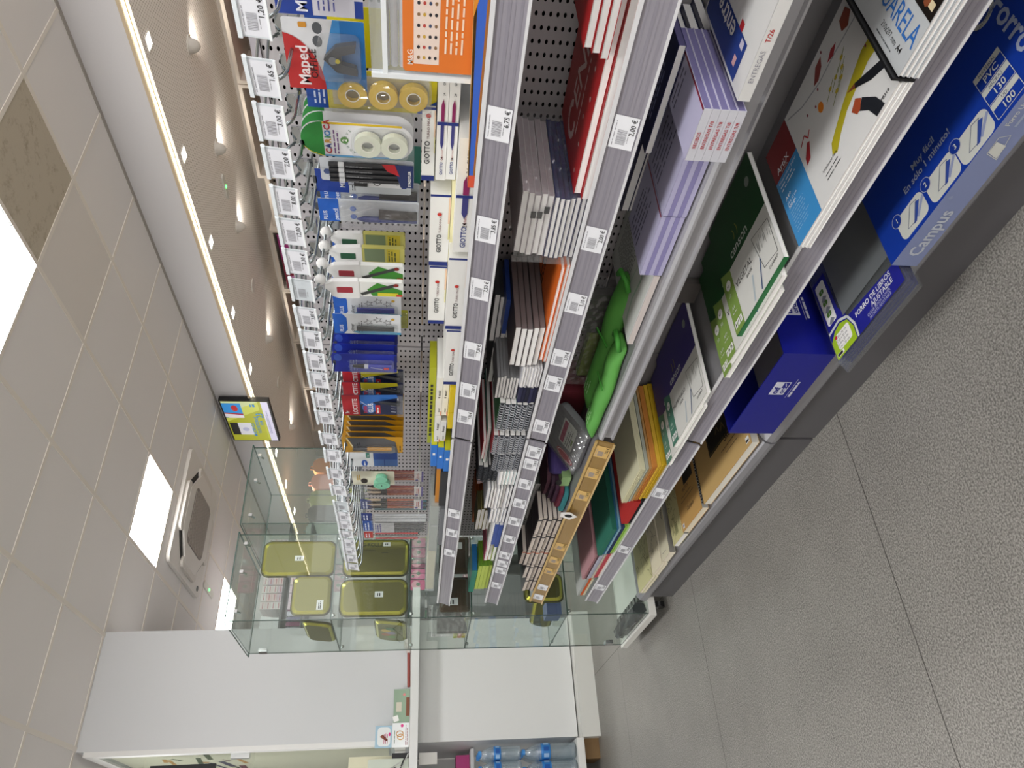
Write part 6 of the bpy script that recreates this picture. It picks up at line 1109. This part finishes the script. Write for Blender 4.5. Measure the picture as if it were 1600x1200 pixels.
def d_ye(t, f, w, h):
    def pr(b):
        b.poly(f, [(w*.0, h*.08), (w*.0, h*.60), (w*.16, h*.78), (w*.94, h*.90), (w*.94, h*.30), (w*.7, h*.12)], .0005, m('#55575b', .4)); b.line(f, [(w*.02, h*.62), (w*.18, h*.80), (w*.95, h*.92)], .0035, .0008, m('#e4d9b0', .4)); b.fine(f, w*.3, h*.74, w*.4, 2, .006, .0008, INK, 3, .4); b.fine(f, w*.1, .006, w*.4, 1, .006, .0008, INK, 5, .4)
    part(t, 'printing', pr)
for k in range(9):
    X = 1.130-.0165*k; lb = ['backmost', 'eighth from the front', 'seventh from the front', 'sixth from the front', 'fifth from the front', 'fourth from the front', 'third from the front', 'second from the front', 'frontmost'][k]
    tt = hang('mustard_pen_card', 'mustard and grey pen card, %s on its hook' % lb, 'pen card', X, 1.722+.0015*k, 1.806+.0015*k, 1.096, 1.257, m('#c48f12', .4), d_ye, 'mustard and grey pen cards')
    if k == 8:
        f = aisle(X, 1.818, 1.096); part(tt, 'pen', lambda b: (b.tube([f.p(.030, .030, .006), f.p(.030, .095, .006)], .0055, m('#b8862f', .3), 10), b.tube([f.p(.030, .095, .006), f.p(.030, .132, .006)], .006, m('#26262a', .3), 10))); bubble(tt, f, .02, .02, .042, .135, .014)
def d_ti(t, f, w, h):
    def pr(b):
        b.rect(f, .004, .002, w*.88, h*.48, .0005, m('#1c4a9c', .35)); b.rect(f, .004, .002, w*.46, h*.26, .0008, m('#4a74b8', .4)); b.rect(f, .004, h*.28, w*.46, h*.48, .0008, m('#4a74b8', .4)); b.rect(f, w*.88, .0, w, h*.4, .0007, m('#2f7a6a', .4)); b.poly(f, circ(w*.22, h*.66, w*.2, h*.06, 14), .0008, m('#1f50a8', .4)); b.fine(f, .008, h*.645, w*.3, 1, .008, .0011, PAPER, 3, .4); b.rect(f, w*.55, h*.55, w*.85, h*.62, .0007, m('#2f7a6a', .4)); b.text(f, '10 m', w*.6, h*.565, .007, .0010, PAPER, bold=.02)
    part(t, 'printing', pr)
hang('correction_tape_box_card', 'white and blue correction tape card with two box pictures', 'correction tape card', 1.05, 1.900, 2.000, 1.112, 1.262, m('#d9dcdf', .4), d_ti, hole=1.96)
def d_mi(t, f, w, h):
    part(t, 'printing', lambda b: (b.poly(f, circ(w*.3, h*.72, .016, .010, 14), .0006, m('#2a2220', .4)), b.fine(f, .03, h*.86, .04, 2, .006, .0006, m('#c9a23a', .5), 3, .5)))
    part(t, 'mint_tape_roller', lambda b: (b.prism(f, circ(w*.30, h*.30, .024, n=20), .002, .016, m('#7fc4a4', .35)), b.prism(f, circ(w*.70, h*.30, .017, n=18), .002, .015, m('#7fc4a4', .35)), b.line(f, circ(w*.30, h*.30, .015, n=18), .0012, .0165, m('#5a9a80', .4), 1), b.line(f, [(w*.24, h*.30), (w*.34, h*.30)], .003, .0168, m('#2a4a40', .4))), bevel=.002)
hang('tape_roller_card', 'white card with a mint green tape roller, below the blue correction tape card', 'tape roller card', 1.0, 1.935, 2.02, 1.122, 1.244, m('#dcd9c4', .4), d_mi, hole=2.0)
# brush packs
for k, (X, y0, n) in enumerate(((1.07, 2.055, 5), (1.05, 2.12, 5), (1.03, 2.175, 4))):
    t = thing('brush_pack', 'clear pack of dark red handled brushes, %s' % ['nearest of three', 'middle of three', 'farthest of three'][k], 'brush pack', (X, y0+.03, 1.03), 'packs of brushes'); f = aisle(X, y0+.07, 1.035)
    for q in range(n):
        a = .008+.054*q/(n-1); b = MB(); b.tube([f.p(a, .030, .003), f.p(a, .115, .003)], [.0028, .0040], m('#7c2a1c' if q % 3 else '#a85a34', .3), 8); b.tube([f.p(a, .115, .003), f.p(a, .135, .003)], .0038, m('#1f1a1c', .3), 8); b.tube([f.p(a, .135, .003), f.p(a, .158, .003), f.p(a, .178, .003)], [.0034, .004, .0008], m('#c8b49a' if q % 2 else '#2a1f1a', .6), 8); b.build('brush', t)
    part(t, 'foot_label', lambda b: (b.rect(f, .0, .002, .07, .030, .0075, m('#d4d0cc', .4)), b.poly(f, circ(.012, .022, .005, n=10), .008, m('#4a3a8a', .4)), b.rect(f, .0, .002, .07, .008, .008, m('#4a3a8a', .4)), b.fine(f, .022, .020, .04, 2, .005, .008, m('#a83a3a', .4), 3, .5)))
    part(t, 'clear_bag', lambda b: (b.rect(f, -.002, 0, .073, .212, .0095, FILM)))
# pen packs at the far end
def pens(name, lab, cat, X, y0, w, z0, z1, n, c1, c2, head, grp, foot=None, ln=None):
    t = thing(name, lab, cat, (X, y0+w/2, z0), grp); f = aisle(X, y0+w, z0); h = z1-z0
    part(t, 'header', lambda b: (b.fbox(f, 0, h*.84, -.0006, w, h, .0002, m(head, .4)), b.fine(f, .006, h*.95, w-.012, 2, .010, .0006, m('#dfe4ee', .5), 3, .4)))
    for q in range(n):
        a = .006+(w-.012)*q/max(1, n-1); cc = (c1, c2)[q % 2]; b = MB(); b.tube([f.p(a, .006, .003), f.p(a, h*.80, .003)], .0035, m(cc, .3), 8); b.tube([f.p(a, .0, .003), f.p(a, .010, .003)], [.001, .0035], m('#2a2a2e', .3), 8); b.build('pen', t)
    if foot: part(t, 'sleeve_label', lambda b: (b.rect(f, 0, h*foot[0], w, h*foot[1], .0072, m(foot[2], .4)), b.fine(f, .005, h*(foot[1]-.03), w-.01, 3, .008, .0076, m('#3f3a9a', .5), 6, .4)))
    part(t, 'clear_bag', lambda b: b.rect(f, -.001, 0, w+.001, h*.86, .008, FILM))
pens('felt_pen_pack', 'navy headed pack of teal and black pens right after the brushes', 'pen pack', 1.06, 2.25, .075, 1.018, 1.240, 5, '#2a6a78', '#2b2d33', '#1f3478', 'pen packs at the end of the hooks')
pens('felt_pen_pack', 'navy headed pack of white barrelled pens, second after the brushes', 'pen pack', 1.04, 2.315, .060, 1.018, 1.240, 4, '#d4d8da', '#c8ccd0', '#1f3478', 'pen packs at the end of the hooks')
pens('marker_pack', 'blue headed pack with a white sleeve and grey markers near the end of the hooks', 'marker pack', 1.05, 2.40, .085, 1.025, 1.240, 5, '#55585c', '#3a3c40', '#2450a0', 'marker packs at the end of the hooks', foot=(.50, .82, '#dcdfe4'))
pens('red_pen_pack', 'red headed pack of grey pens, last pack on the hooks', 'pen pack', 1.05, 2.495, .055, 1.045, 1.240, 3, '#b83a3a', '#6a6c70', '#b8302c', 'marker packs at the end of the hooks')
